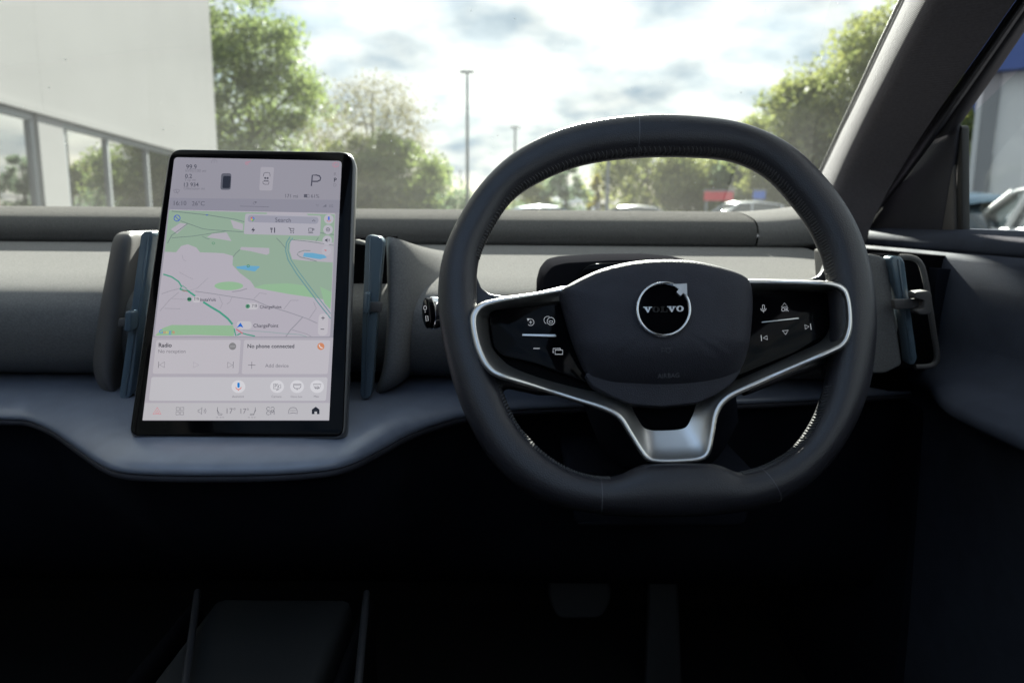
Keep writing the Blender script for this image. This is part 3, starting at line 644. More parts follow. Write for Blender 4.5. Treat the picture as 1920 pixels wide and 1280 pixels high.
for nm, o_, i_ in (('seam', (1195.5, 220), (1196, 293)), ('seam', (1127.5, 964), (1126, 894)), ('seam', (1462, 941), (1421, 876))):
    dx = 1.0
    r_ = [rim_row((o_[0]+q, o_[1]), (i_[0]+q, i_[1]), k) for q, k in ((-2.8, 0.99), (-1.8, 1.018), (0, 0.97), (0.6, 0.99))]
    fixn(grid(nm, r_, pbr('seam_highlight', (0.15, 0.15, 0.16), 0.4) if 'seam_highlight' not in MATS else MATS['seam_highlight'], rim, True, True))  # lighter grey painted in for the light caught along the seam
# laced stitching on the inner edge of the rim
st = []
def stitch(i0, i1, step=1.0, face=0.35):
    n_ = len(ic)
    pos = i0
    while pos < i1:
        i = int(pos) % n_; j = (i+1) % n_; f = pos-int(pos)
        o_, i_ = lerp2(oc[i], oc[j], f), lerp2(ic[i], ic[j], f); o2, i2 = lerp2(oc[i], oc[j], min(1, f+0.22)), lerp2(ic[i], ic[j], min(1, f+0.22))
        def pt(o_, i_, ang, k=1.01):
            a, b = WP.at(*o_), WP.at(*i_); c = (a+b)/2; e = (a-b)/2; w = e.length; e.normalize(); return c - e*w*k*math.cos(ang) + WP.n*0.0165*k*math.sin(ang)
        for A, B in (((o_, i_, 0.62), (o2, i2, 0.28)), ((o_, i_, 0.02), (o2, i2, 0.30))):
            p, q = pt(*A), pt(*B); tube('x', [p, p.lerp(q, 0.5)+WP.n*0.0006, q], [0.0005, 0.0009, 0.0005], None, join=st, sides=5)
        pos += step
stitch(0, 34, 0.42); stitch(46, 68, 0.42); stitch(98, 124, 0.42); stitch(136, 160, 0.42)
so = joined_tubes('stitching', st, thread, rim); tag(so, kind='stuff')

# satin trim: outer edge, ridge, inner edge (photograph pixels), from the left end round the bottom to the right end
TRIM = [((1062, 538), (1060, 546), (1056, 569)), ((1000, 549), (1000, 556), (1000, 575)), ((940, 558), (940, 566), (945, 580)), ((905, 566), (910, 575), (926, 584)), ((886, 580), (897, 588), (918, 592)), ((880, 600), (893, 603), (917, 606)), ((884, 632), (897, 632), (920, 636)), ((893, 664), (906, 660), (927, 656)), ((909, 692), (919, 683), (940, 672)), ((934, 709), (940, 699), (962, 689)), ((1004, 730), (1006, 720), (1018, 710)), ((1080, 754), (1082, 744), (1095, 730)), ((1130, 771), (1137, 761), (1152, 740)), ((1158, 787), (1166, 778), (1178, 752)), ((1178, 816), (1187, 810), (1192, 778)), ((1198, 848), (1207, 842), (1206, 800)), ((1213, 864), (1220, 856), (1220, 806)), ((1240, 869), (1242, 860), (1236, 807)), ((1285, 868), (1284, 859), (1264, 806)), ((1318, 863), (1313, 855), (1281, 803)), ((1333, 848), (1325, 843), (1290, 796)), ((1340, 815), (1331, 812), (1300, 775)), ((1349, 774), (1340, 768), (1310, 752)), ((1371, 748), (1364, 739), (1345, 728)), ((1425, 723), (1421, 712), (1410, 700)), ((1500, 690), (1496, 680), (1488, 664)), ((1560, 664), (1554, 655), (1535, 642)), ((1586, 648), (1578, 641), (1551, 624)), ((1598, 622), (1588, 618), (1556, 605)), ((1599, 590), (1590, 590), (1557, 585)), ((1594, 556), (1586, 560), (1556, 561)), ((1584, 537), (1577, 545), (1548, 551)), ((1560, 528), (1556, 536), (1536, 548)), ((1500, 525), (1500, 533), (1500, 547)), ((1400, 523), (1402, 531), (1405, 547))]
to_ = catmull([t[0] for t in TRIM], 5); tr_ = catmull([t[1] for t in TRIM], 5); ti_ = catmull([t[2] for t in TRIM], 5)
rows = []
for o_, r_, i_ in zip(to_, tr_, ti_):
    m1 = lerp2(o_, r_, 0.25); m2 = lerp2(o_, r_, 0.75); m3 = lerp2(r_, i_, 0.45)
    k = min(1.0, max(0.0, (abs(o_[0]-1240)-200)/110.0)); k = 0.0150*k*k*(3-2*k)
    rows.append([WP.at(*o_, -0.016), WP.at(*o_, -0.001+k), WP.at(*m1, 0.003+k), WP.at(*m2, 0.0035+k), WP.at(*r_, 0.002+k), WP.at(*m3, -0.005+k*0.4), WP.at(*i_, -0.0105)])
fixn(grid('metal_trim', rows, satin, wheel))
backing = slab('spoke_backing', WP, [tuple(q) for q in tr_], -0.0118, -0.03, mattblack, wheel)
slab('spoke_cover', WP, [(845, 500), (890, 500), (895, 520), (903, 538), (918, 549), (945, 554), (1000, 547), (1062, 533), (1110, 560), (1110, 735), (1010, 735), (950, 722), (940, 732), (870, 730), (845, 600)], -0.0135, -0.03, leather, wheel, 0.007, 4)
slab('spoke_cover', WP, [(1390, 517), (1425, 521), (1520, 521), (1537, 515), (1548, 500), (1556, 480), (1612, 500), (1622, 600), (1605, 700), (1552, 700), (1549, 684), (1500, 699), (1400, 738)], -0.0135, -0.03, leather, wheel, 0.007, 4)
# button panels
bl = slab('button_panel', WP, round_poly([(917, 587), (927, 581), (1080, 564), (1110, 720), (1005, 681), (942, 666), (926, 651)], 7, 4), -0.0075, -0.0125, gloss, wheel, 0.0012, 2)
br = slab('button_panel', WP, round_poly([(1380, 547), (1546, 548), (1557, 562), (1556, 606), (1543, 628), (1490, 660), (1380, 705)], [1, 9, 7, 9, 9, 9, 1], 4), -0.0075, -0.0125, gloss, wheel, 0.0012, 2)
def sym(parent, h=-0.0073): return Print(WP, h)
HB = -0.0073
Print(WP, HB).ring(995, 604, 6.2, 0.9, -150, 140).line([(992, 604), (998, 604)], 0.9).line([(995, 601), (995, 607)], 0.9).poly([(988, 597), (993, 597), (990, 602)]).build('resume_symbol', icon, bl)
Print(WP, HB).ring(1033, 602, 7, 0.9).ring(1027, 600, 7, 0.8, 110, 300).ring(1033, 602, 3.6, 0.8, 10, 170).line([(1029, 601.5), (1037, 601.5)], 0.8).build('assist_symbol', icon, bl)
Print(WP, HB).line([(1000, 653), (1012, 653)], 1.3).build('minus_symbol', icon, bl)
Print(WP, HB).line([(1041, 656), (1055, 656), (1055, 664), (1041, 664)], 1.2, True).line([(1039, 661), (1037, 661), (1037, 653), (1051, 653), (1051, 655)], 1.1).build('view_symbol', icon, bl)
slab('tactile_bar', WP, round_poly([(979, 625.5), (1041, 626.5), (1044, 630), (1040, 631.5), (979, 629.5)], 1, 2), -0.0058, -0.0075, satin, bl, 0.0004, 2)
Print(WP, HB).line(round_poly([(1429.6, 571.5), (1433.4, 571.5), (1433.4, 580.5), (1429.6, 580.5)], 1.8, 3), 0.8, True).ring(1431.5, 578, 5, 0.9, 0, 180).line([(1431.5, 583), (1431.5, 586)], 0.9).build('microphone_symbol', icon, br)
Print(WP, HB).line([(1471, 568), (1477, 575), (1465, 575)], 0.9, True).text('OK', 1465, 1479, 583.5).build('ok_symbol', icon, br)
Print(WP, HB).line([(1467, 620), (1478, 619), (1473, 627)], 1.3, True).build('down_symbol', icon, br)
Print(WP, HB).line([(1427, 628), (1428, 639)], 1.2).line([(1438, 629), (1439, 636.5), (1431, 633.5)], 1.2, True).build('previous_symbol', icon, br)
Print(WP, HB).line([(1519.5, 606.5), (1521, 618)], 1.2).line([(1509, 609), (1510, 617), (1517, 612)], 1.2, True).build('next_symbol', icon, br)
slab('tactile_bar', WP, [(1428, 602.8), (1497, 594.6), (1499, 597), (1498, 597.5), (1428, 605)], -0.0062, -0.0075, satin, br, 0.0003, 2)

# airbag cover: domed pad with a crease across its lower third
PAD = [(1050, 548), (1062, 538), (1090, 523), (1120, 510), (1160, 499), (1200, 493), (1245, 491), (1290, 493), (1330, 500), (1370, 511), (1395, 523), (1406, 538), (1409, 565), (1408, 600), (1404, 640), (1399, 668), (1390, 690), (1374, 707), (1340, 721), (1300, 728), (1250, 731), (1200, 729), (1150, 724), (1120, 714), (1100, 697), (1086, 670), (1071, 630), (1059, 590), (1051, 562)]
pc = catmull(PAD, 4, True); cen = np.array((1236, 612))
prof = [(1.0, -0.020), (1.0, -0.004), (0.996, 0.002), (0.985, 0.0068), (0.965, 0.0105), (0.93, 0.0138), (0.86, 0.0170), (0.75, 0.0195), (0.6, 0.0212), (0.42, 0.0223), (0.24, 0.0228), (0.1, 0.0230)]
rows = []
for sc_, h in prof:
    row = []
    for q in pc:
        x, y = cen + (q-cen)*sc_
        yc = 668 - 0.00030*(x-1236)**2 - 0.025*(x-1236); d = y-yc
        dh = 0.0
        if h > 0: dh = -0.00026*max(0.0, d)**1.0*min(1, h/0.012) - 0.0020*math.exp(-((d-2)/5.0)**2)*min(1, h/0.012)
        row.append(WP.at(x, y, 0.0) + WP.n*(h+dh))
    rows.append(row)
v = [p for r in rows for p in r]; nc = len(pc); f = [(i*nc+j, i*nc+(j+1) % nc, (i+1)*nc+(j+1) % nc, (i+1)*nc+j) for i in range(len(rows)-1) for j in range(nc)]; f.append([(len(rows)-1)*nc+j for j in range(nc)])
padmesh = fixn(mesh('airbag_cover', v, f, vinyl, wheel, True))
slab('lower_cover', WP, round_poly([(1095, 700), (1110, 722), (1150, 744), (1182, 757), (1240, 762), (1308, 755), (1345, 738), (1376, 716), (1392, 690), (1250, 650)], 8, 4), 0.001, -0.02, vinyl, wheel, 0.004, 3)
slab('lower_recess', WP, [(1180, 745), (1310, 745), (1282, 800), (1222, 803)], -0.0098, -0.02, gloss, wheel)
# emblem
HE = 0.0245
ec = (1244, 580); 
def ring3(name, x, y, r0, r1, h0, h1, mat, parent, n=56):
    rows = []
    for r_, h in ((r1, h0), (r1, (h0+h1)/2), (r1*0.985, h1), (r0*0.5+r1*0.5, h1+0.0006), (r0*1.02, h1), (r0, h0)):
        rows.append([WP.at(x+r_*math.cos(2*math.pi*k/n), y+r_*math.sin(2*math.pi*k/n), HE)+WP.n*(h-HE) for k in range(n)])
    return fixn(grid(name, rows, mat, parent, True, True))
slab('emblem_disc', WP, [(ec[0]+46*math.cos(2*math.pi*k/48), ec[1]+46*math.sin(2*math.pi*k/48)) for k in range(48)], 0.0238, 0.018, gloss, padmesh)
ring3('emblem_ring', ec[0], ec[1], 46, 52.3, 0.019, 0.0258, chrome, padmesh)
arrow = [(1276, 553), (1270, 546), (1262, 534), (1289, 531), (1290, 556), (1283, 550)]
slab('emblem_arrow', WP, [(1261, 533), (1288, 531), (1289, 556), (1281.5, 549), (1276, 554.5), (1268.5, 547.5), (1273, 541)], 0.0268, 0.019, satin, padmesh)
Print(WP, 0.02695).line([(1262, 533.4), (1287.4, 531.6), (1288.4, 555), (1281.5, 548.4)], 1.3).line([(1262, 533.4), (1272.6, 541)], 1.2).build('arrow_outline', satin, padmesh)
# slab-serif letters, metal varied per letter to imitate uneven light
def letter(polys, mat=None, name='emblem_letter'):
    pr = Print(WP, 0.0241)
    for q in polys: pr.poly(q)
    return pr.build(name, mat or satin, padmesh)
def V(x, y, w, h):
    return [[(x+w*.10, y+1), (x+w*.40, y+1), (x+w*.60, y+h*.72), (x+w*.52, y+h), (x+w*.46, y+h)], [(x+w*.62, y+1), (x+w*.84, y+1), (x+w*.58, y+h), (x+w*.50, y+h)], [(x, y), (x+w*.48, y), (x+w*.48, y+1.6), (x, y+1.6)], [(x+w*.58, y), (x+w, y), (x+w, y+1.6), (x+w*.58, y+1.6)]]
def Lt(x, y, w, h): return [[(x+w*.14, y), (x+w*.46, y), (x+w*.46, y+h), (x+w*.14, y+h)], [(x, y), (x+w*.62, y), (x+w*.62, y+1.6), (x, y+1.6)], [(x, y+h-1.8), (x+w, y+h-1.8), (x+w, y+h), (x, y+h)], [(x+w*.82, y+h*.55), (x+w, y+h*.55), (x+w, y+h), (x+w*.82, y+h)]]
letter(V(1206, 575, 17, 11)); letter(Lt(1238, 574.5, 14, 11), chrome); letter(V(1251, 574, 17, 11))
for x, y in ((1230, 580), (1275, 578.5)):
    pr = Print(WP, 0.0241); n_ = 22
    for k in range(n_):
        a0, a1 = 2*math.pi*k/n_, 2*math.pi*(k+1)/n_
        pr.poly([(x+7*math.cos(a0), y+5.6*math.sin(a0)), (x+7*math.cos(a1), y+5.6*math.sin(a1)), (x+2.8*math.cos(a1), y+3.9*math.sin(a1)), (x+2.8*math.cos(a0), y+3.9*math.sin(a0))])
    pr.build('emblem_letter', satin if x > 1250 else chrome, padmesh)
Print(WP, 0.0232).line([(1241, 650), (1241, 661)], 1.1).line([(1241, 653), (1249, 653), (1261, 651), (1261, 654)], 1.0).line([(1241, 658), (1248, 658)], 1.0).ring(1253, 657, 4.2, 1.0).build('horn_symbol', icondim, padmesh)
Print(WP, 0.0175).text('AIRBAG', 1233, 1274, 709, 707).build('airbag_lettering', icondim, padmesh)
# column behind the wheel
colm = thing('column_hood', 'black steering column hood with gloss sensor window behind the wheel', 'column hood', atY(1150, 600, 0.75))
slabY('housing', round_poly([(1012, 640), (1013, 545), (1020, 518), (1036, 499), (1060, 493), (1150, 488), (1245, 487), (1310, 493), (1400, 520), (1400, 640)], 8, 3), 0.735, 0.86, pbr('hood_plastic', (0.016, 0.016, 0.019), 0.9, spec=0.0), colm, 0.006, 3)
slabY('sensor_window', round_poly([(1082, 600), (1085, 520), (1094, 502), (1115, 494), (1245, 490), (1300, 496), (1360, 520), (1360, 600)], 9, 4), 0.731, 0.745, gloss, colm, 0.0012, 2)
slabY('shroud', [(1120, 600), (1380, 600), (1400, 800), (1350, 900), (1150, 900), (1110, 800)], 0.70, 0.95, softdark, colm, 0.03, 4)
slabY('shroud_edge', [(1084, 980), (1140, 978), (1140, 980.5), (1084, 982.5)], 0.72, 0.722, softdark, colm)
slabY('shroud_base', round_poly([(1060, 880), (1420, 880), (1400, 990), (1080, 990)], 20, 4), 0.74, 0.95, softdark, colm, 0.02, 3)
# stalk
stalk = thing('control_stalk', 'short control stalk with chrome ringed oval end left of the steering wheel', 'stalk', atD(803, 587, 0.68))
c0_ = atD(802, 587, 0.67); ax_ = Vector((0.92, 0.40, 0.0)).normalized()
tube('stem', [c0_+ax_*0.012, c0_+ax_*0.10, c0_+ax_*0.2+Vector((0, 0.06, 0))], [0.0125, 0.011, 0.010], podgrey, stalk, 16)
tube('chrome_collar', [c0_+ax_*0.002, c0_+ax_*0.003, c0_+ax_*0.006, c0_+ax_*0.0125], [0.0135, 0.0150, 0.0152, 0.0138], chrome, stalk, 28)
cap = tube('end_cap', [c0_-ax_*0.002, c0_-ax_*0.001, c0_+ax_*0.004], [0.0115, 0.0138, 0.0142], gloss, stalk, 28)
SP = Plane(c0_-ax_*0.0021, -ax_, (0, 1, 0))
Print(SP, 0.0003).ring(797, 577, 2.6, 1.1, n=14, ry=4).line([(797, 583), (797, 586)], 1).line([(798, 592), (802, 592), (803, 601), (799, 602)], 1.1, True).build('wiper_symbol', icon, cap)

# ------------------------------------------------------------------ touchscreen
th = PITCH + rad(17.5)
sdir = Vector((-0.035, math.sin(th), math.cos(th))).normalized()
SN = Vector((1, 0, 0)).cross(sdir).normalized(); SN = SN if SN.y < 0 else -SN
TS = Plane(atD(450, 545, 0.715), SN)
scr = thing('touchscreen', 'upright tablet touchscreen showing a map, mounted on the dashboard shelf', 'touchscreen', atZ(445, 830, -0.206))
BODY = round_poly([(316, 277), (667, 283), (648, 822), (239, 820)], [26, 30, 22, 22], 7)
slab('housing', TS, BODY, -0.0012, -0.016, edgegrey, scr, 0.004, 4)
slab('bezel', TS, round_poly([(319.5, 280), (662, 285.5), (643, 818), (242.5, 816)], [23, 27, 19, 19], 7), 0.0, -0.003, gloss, scr, 0.0009, 2)
bk = TS.at(450, 700, -0.016)
box('foot', (TS.at(445, 790, -0.03).x, TS.at(445, 790, -0.02).y+0.025, EYE-0.185), (0.16, 0.06, 0.05), mattblack, scr, bev=0.006)
box('stem', (TS.at(445, 700, -0.03).x, bk.y+0.09, EYE-0.15), (0.14, 0.16, 0.12), mattblack, scr, bev=0.01)
LX = lambda y: 327-(y-295)*60/493.0
RX = lambda y: 641-(y-302)*24/486.0
disp = Print(TS, 0.0003).poly(round_poly([(327, 295), (641, 302), (617, 788), (267, 788)], [7, 7, 1, 1], 4)).build('display', screen_mat(143, 137, 150), scr)  # upper tones set darker than lower ones, imitating viewing-angle dimming in the colours
LAY = 0.0003
def layer(k): return Print(TS, LAY+0.00006*k)
SMALL = ('charger_dot', 'charger_core', 'status_symbols', 'map_pill', 'search_symbols', 'round_button_symbols', 'shortcut_symbols', 'seat_level_dots', 'bar_symbols', 'map_road', 'map_street', 'card_symbols', 'belt_symbol', 'map_jam', 'map_lettering')
def S(name, pr, col):
    o = pr.build(name, screen_mat(*col), disp)
    if name in SMALL: tag(o, kind='stuff')          # marks of a pixel or two each
    return o
S('lower_background', layer(1).poly([(LX(632), 632), (RX(632), 633), (RX(787), 787.4), (LX(787), 787.4)]), (166, 158, 170))
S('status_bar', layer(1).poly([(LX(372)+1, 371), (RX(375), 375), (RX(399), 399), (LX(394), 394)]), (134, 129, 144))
mapland = [(329, 393), (629, 400), (619, 632), (295, 632)]
S('map_land', layer(2).poly(round_poly([(318, 393), (629, 400), (619, 631), (289, 631)], [2, 3, 4, 4])), (171, 162, 175))
G = (139, 158, 142)
S('map_park', layer(3).poly([(317, 394), (628, 402), (621, 565), (600, 560), (540, 550), (478, 539), (470, 527), (450, 512), (436, 497), (437, 480), (420, 475), (405, 474), (375, 473), (368, 464), (352, 458), (340, 461), (330, 473), (309, 472)]), G)
S('map_wood', layer(4).poly([(476, 539), (495, 533), (540, 531), (570, 535), (589, 558), (540, 551)]).poly([(600, 537), (622, 548), (619.5, 580), (608, 568)]).disc(429, 536, 27, 8, 24).poly([(291, 629), (305, 615), (322, 609), (437, 610), (440, 620), (438, 630), (370, 627.5)]), (139, 170, 139))
for q in ([(545, 449), (575, 450), (625, 455), (624, 492), (575, 489), (548, 486), (543, 470)], [(398, 438), (425, 436), (434, 452), (410, 448), (388, 445)], [(432, 412), (456, 420), (455, 432), (438, 428)], [(452, 463), (505, 465), (505, 475), (500, 478), (470, 471), (450, 468)], [(338, 418), (352, 420), (332, 438), (320, 430)], [(500, 399), (575, 400), (580, 408), (500, 404)]): S('map_patch', layer(4).poly(q), (168, 160, 172))
for q in ([(442, 500), (460, 498), (486, 499), (487, 501), (483, 504), (478, 509), (462, 506.5), (445, 503.5)], [(570, 474), (585, 474), (608, 478), (613, 483), (600, 486), (580, 483), (568, 481)]): S('map_lake', layer(5).poly(q), (98, 154, 190))
R_ = layer(6)
for pts, w in (([(322, 396), (388, 403), (440, 411), (458, 416)], 1.3), ([(338, 414), (352, 419), (380, 429), (395, 431), (458, 435)], 1.1), ([(352, 419), (335, 432), (322, 441), (314, 456)], 1.3), ([(518, 446), (527, 455), (536, 466)], 1.1), ([(543, 449), (580, 453), (626, 460)], 1.0), ([(582, 470), (570, 469.5), (560, 473), (557, 477), (563, 482), (580, 486), (594, 490)], 1.2), ([(437, 482), (442, 475), (450, 468)], 1.1), ([(322, 446), (360, 443), (400, 437), (425, 433)], 1.0), ([(592, 453), (597, 445)], 1.0), ([(596, 436), (626, 440)], 1.3), ([(379, 443), (387, 447), (393, 448)], 0.9)): R_.line(pts, w)
S('map_road', R_, (104, 116, 116))
R_ = layer(6)
for pts, w in (([(366, 546), (395, 550), (440, 557), (475, 562), (500, 573), (540, 585), (575, 597), (595, 606)], 1.4), ([(303, 551), (320, 545), (336, 541)], 1.0), ([(300, 583), (318, 562), (335, 548)], 0.9), ([(567, 595), (555, 608), (545, 618), (536, 631)], 1.7), ([(580, 597), (593, 578), (588, 566)], 1.0), ([(532, 580), (545, 563), (560, 563)], 0.9), ([(547, 618), (575, 626), (584, 631)], 0.9), ([(435, 547), (450, 545), (463, 541)], 1.5), ([(476, 560), (487, 549), (500, 551)], 0.8), ([(411, 556), (417, 569), (413, 578)], 0.8), ([(435, 557), (431, 566), (425, 570)], 0.8), ([(308, 578), (338, 579)], 0.8), ([(338, 633-98), (355, 643-98), (370, 540), (390, 521)], 0.6), ([(336, 510), (352, 519), (362, 523)], 0.6), ([(342, 478), (343, 486), (349, 490)], 0.6), ([(360, 562), (322, 560)], 0.6)): R_.line(pts, w)
S('map_street', R_, (140, 134, 146))
S('map_motorway', layer(7).line([(544, 444), (537, 455), (535.5, 470), (540, 487), (556, 513), (577, 541), (597, 568), (620, 597)], 2.0).line([(549, 446), (541, 457), (540, 470), (546, 488), (562, 512), (583, 540), (603, 566), (620, 588)], 1.6), (98, 136, 142))
S('map_route', layer(8).line([(306, 514), (322, 519), (335, 528), (341, 538)], 2.6).line([(337, 541), (345, 545), (352, 545), (366, 555)], 3.4).line([(381, 566), (395, 575), (412, 585), (427, 597), (436, 608)], 3.8).line([(439, 616), (442, 629), (447, 627), (453, 624), (463, 627), (478, 630)], 2.2).line([(337, 541), (342, 535), (350, 541)], 1.2), (64, 143, 122))
S('map_sideroad', layer(7).line([(455, 612+7), (500, 622), (530, 625), (562, 627), (575, 631)], 1.0), (130, 150, 152))
S('map_jam', layer(9).line([(443, 617), (455, 625)], 2.0).line([(341, 544), (352, 547)], 1.0), (190, 92, 108))
S('map_pill', layer(9).rrect(361, 556, 376, 567, 5).rrect(461, 568, 484, 580, 6).rrect(444, 602, 472, 617, 7), (186, 179, 188))
S('charger_dot', layer(10).disc(355, 561, 4.2).disc(464.5, 574, 4.2).ring(400, 456, 2.2, 0.9).ring(465.5, 498.5, 2.2, 1.4), (78, 132, 104))
S('charger_core', layer(11).rrect(351.5, 559, 358.5, 562.5, 1).disc(464.5, 574, 1.6), (28, 72, 58))
S('position_arrow', layer(11).poly([(451, 604.5), (456.4, 614.2), (450.5, 612), (443.8, 614.2)]), (22, 92, 190))
S('map_lettering', layer(12).text('7/9', 363, 373, 563.5).text('InstaVolt', 375, 405, 564.5, bold=0.012).text('7/8', 472, 482, 576).text('ChargePoint', 487, 528, 578, bold=0.012).text('ChargePoint', 475, 522, 613.5, bold=0.012), (76, 72, 84))
for ch, x0, x1, c in (('G', 298.5, 305, (70, 122, 200)), ('o', 306, 310.6, (206, 96, 84)), ('o', 311.3, 315.9, (206, 176, 90)), ('g', 316.6, 321, (70, 122, 200)), ('l', 321.8, 322.6, (86, 160, 100)), ('e', 323.2, 327.4, (206, 96, 84))):
    S('map_logo_letter', layer(12).text(ch, x0, x1, 625), c)
S('restriction_badge', layer(10).ring(332, 409, 5.6, 1.5).line([(328, 405), (336, 413)], 1.4), (66, 88, 178))
S('station_mark', layer(10).disc(388, 403, 2.2, 1.2, 10), (76, 98, 170))
S('search_card', layer(12).poly(round_poly([(460, 400.5), (602, 404.5), (600, 442.5), (457, 439)], 4, 4)), (166, 160, 173))
S('search_field', layer(13).poly(round_poly([(465, 403.2), (597.5, 407), (596.5, 420), (464, 416.5)], 6.4, 4)), (146, 142, 158))
S('search_lettering', layer(14).text('Search', 516, 545.5, 416, 416.8), (78, 75, 90))
S('search_symbols', layer(14).line([(585.5, 415.2), (588.2, 412.2), (591, 415.2)], 1.0).poly([(476, 426), (471, 432), (474.6, 432), (473.2, 436.6), (478.4, 430), (475, 430)]).line([(507.5, 427), (507.5, 430.5), (510.5, 430.5), (510.5, 427)], 1.1).line([(509, 427), (509, 436.5)], 1.2).line([(514.8, 426.5), (514.8, 436.5)], 1.8).line([(541, 427), (543, 427.5), (545, 433), (550.5, 433), (551.5, 428.5), (544, 428.5)], 1.2).disc(545.5, 436, 1.1, n=8).disc(550, 436, 1.1, n=8).line([(578.5, 428), (586, 428.3), (585.4, 434), (579, 434)], 1.2, True).ring(587.4, 430, 1.6, 0.9).line([(578, 436.6), (587, 436.8)], 1.0), (52, 50, 62))
pp = (473.6, 410.2)
for a0, a1, c in ((-180, -90, (188, 76, 72)), (-90, 20, (66, 106, 186)), (20, 90, (72, 150, 90)), (90, 180, (200, 168, 80))): S('map_pin', layer(14).ring(pp[0], pp[1], 2.7, 1.9, a0, a1, 8), c)
S('map_pin', layer(14).poly([(471.6, 412.6), (475.8, 412.6), (473.4, 416)]), (72, 150, 90))
for x, y in ((616.5, 411), (615, 430.5), (613.5, 450.5), (612.2, 470)): S('round_button', layer(12).disc(x, y, 9), (172, 166, 178))
S('round_button_symbols', layer(13).ring(615, 430.5, 3.6, 1.1, n=6).disc(615, 430.5, 1.2, n=8).poly([(609.5, 449), (611.5, 449), (614, 446.8), (614, 454), (611.5, 451.8), (609.5, 451.8)]).ring(614, 450.4, 3.4, 0.9, -45, 45, 6), (60, 58, 70))
S('microphone_mark', layer(13).rrect(614.8, 406, 618.2, 413, 1.6), (70, 100, 200)); S('microphone_stand', layer(13).ring(616.5, 411.6, 3.6, 1.0, 15, 165, 8).poly([(607, 466+2), (613, 469), (611, 471)]), (188, 88, 88))
S('zoom_pill', layer(12).poly(round_poly([(598, 588), (616, 588), (614, 629), (595.5, 629)], 8, 4)), (182, 174, 184))
S('zoom_symbols', layer(13).line([(602.2, 596), (609, 596)], 1.2).line([(605.7, 592.6), (605.5, 599.6)], 1.2).line([(601, 617), (608, 617)], 1.3), (60, 58, 68))
# upper cluster
dk = (64, 61, 76)
S('trip_figures', layer(2).text('99.9', 349, 369, 317, bold=0.01).text('0.2', 347, 360, 334, bold=0.01).text('13 934', 345, 372.5, 350, bold=0.01), (74, 71, 84))
S('trip_captions', layer(2).text('kWh/100 mi', 348, 386, 322.5, 323).text('Trip mi', 346, 366.5, 339.5).text('Odometer mi', 344.5, 383.5, 355.5, 356), (112, 108, 120))
S('clock', layer(2).text('16:10', 326, 349.5, 385).text('26°C', 360, 383.5, 385.5), (80, 77, 90))
S('range', layer(2).text('171 mi', 535, 558.5, 370.5, 371).text('61%', 583, 598.5, 370.8, 371.2).line([(570, 364.5), (580, 364.8), (580, 370.2), (570, 370)], 0.8, True).poly([(570, 364.5), (576, 364.6), (576, 370.2), (570, 370)]), (82, 79, 92))
S('gear_letter', layer(2).line([(583.8, 349), (585.6, 328.5), (594, 328.6), (599, 330), (601.2, 334), (600, 338), (595, 340.2), (585, 340.2)], 2.4), dk)
S('gear_row', layer(2).text('R', 626.3, 631, 329.5).text('D', 625.4, 630.8, 350), (118, 112, 124)); S('gear_row_active', layer(2).text('P', 626.2, 631.3, 341, bold=0.025), (54, 52, 64))
S('car_picture', layer(2).poly(round_poly([(415, 325), (434, 325), (432.5, 356), (413, 356)], 5, 4)), (88, 86, 98)); S('car_picture_roof', layer(3).poly(round_poly([(418.5, 330), (433, 330), (431, 353), (416.8, 353)], 3, 3)), (32, 31, 42))
S('belt_card', layer(2).poly(round_poly([(489, 313), (514, 314), (510.5, 357.5), (486, 357)], 3, 3)), (158, 151, 163))
bc = layer(3).line([(493.5, 331), (495, 325), (498, 323.6), (504, 323.8), (506, 325.4), (506.4, 331)], 0.9).line([(493, 340), (493.4, 344.5), (498, 346), (503.5, 345.5), (504.5, 341)], 0.9)
for x, y, r_ in ((497.2, 334, 1.9), (501.8, 334.2, 1.9), (495.8, 339.2, 1.4), (499, 339.4, 1.4), (502.2, 339.6, 1.4)): bc.disc(x, y, r_, n=10)
S('belt_symbol', bc, (66, 63, 76))
S('status_symbols', layer(2).line([(450, 386.6), (504, 388)], 0.9).ring(477, 381, 2.4, 0.8, 60, 330, 10).poly([(478, 377.6), (481.6, 378), (480.6, 381), (478, 381)]).text('5G', 617, 624.5, 388.5).line([(592.5, 383.5), (598, 383.8), (595.2, 387.5)], 0.7, True).poly([(604.5, 388), (612, 388), (612, 383)]), (104, 100, 114))
S('wiper_symbol', layer(2).line([(325, 357), (331, 355), (337, 356), (334.5, 361), (327.5, 361)], 0.8, True).line([(330, 357), (333, 363)], 0.8), (104, 98, 112))
S('warning_symbols', layer(2).ring(629.5, 309, 5.8, 0.9, ry=4.6).ring(629.5, 309, 3.0, 0.7, 0, 300).ring(463, 306, 3, 0.8, 20, 320).line([(461, 307), (470, 302)], 1.4), (178, 120, 138))
S('tyre_symbol', layer(2).ring(401.5, 304, 5, 0.8, -200, 20).line([(401.5, 301), (401.5, 305)], 0.9), (118, 112, 124))
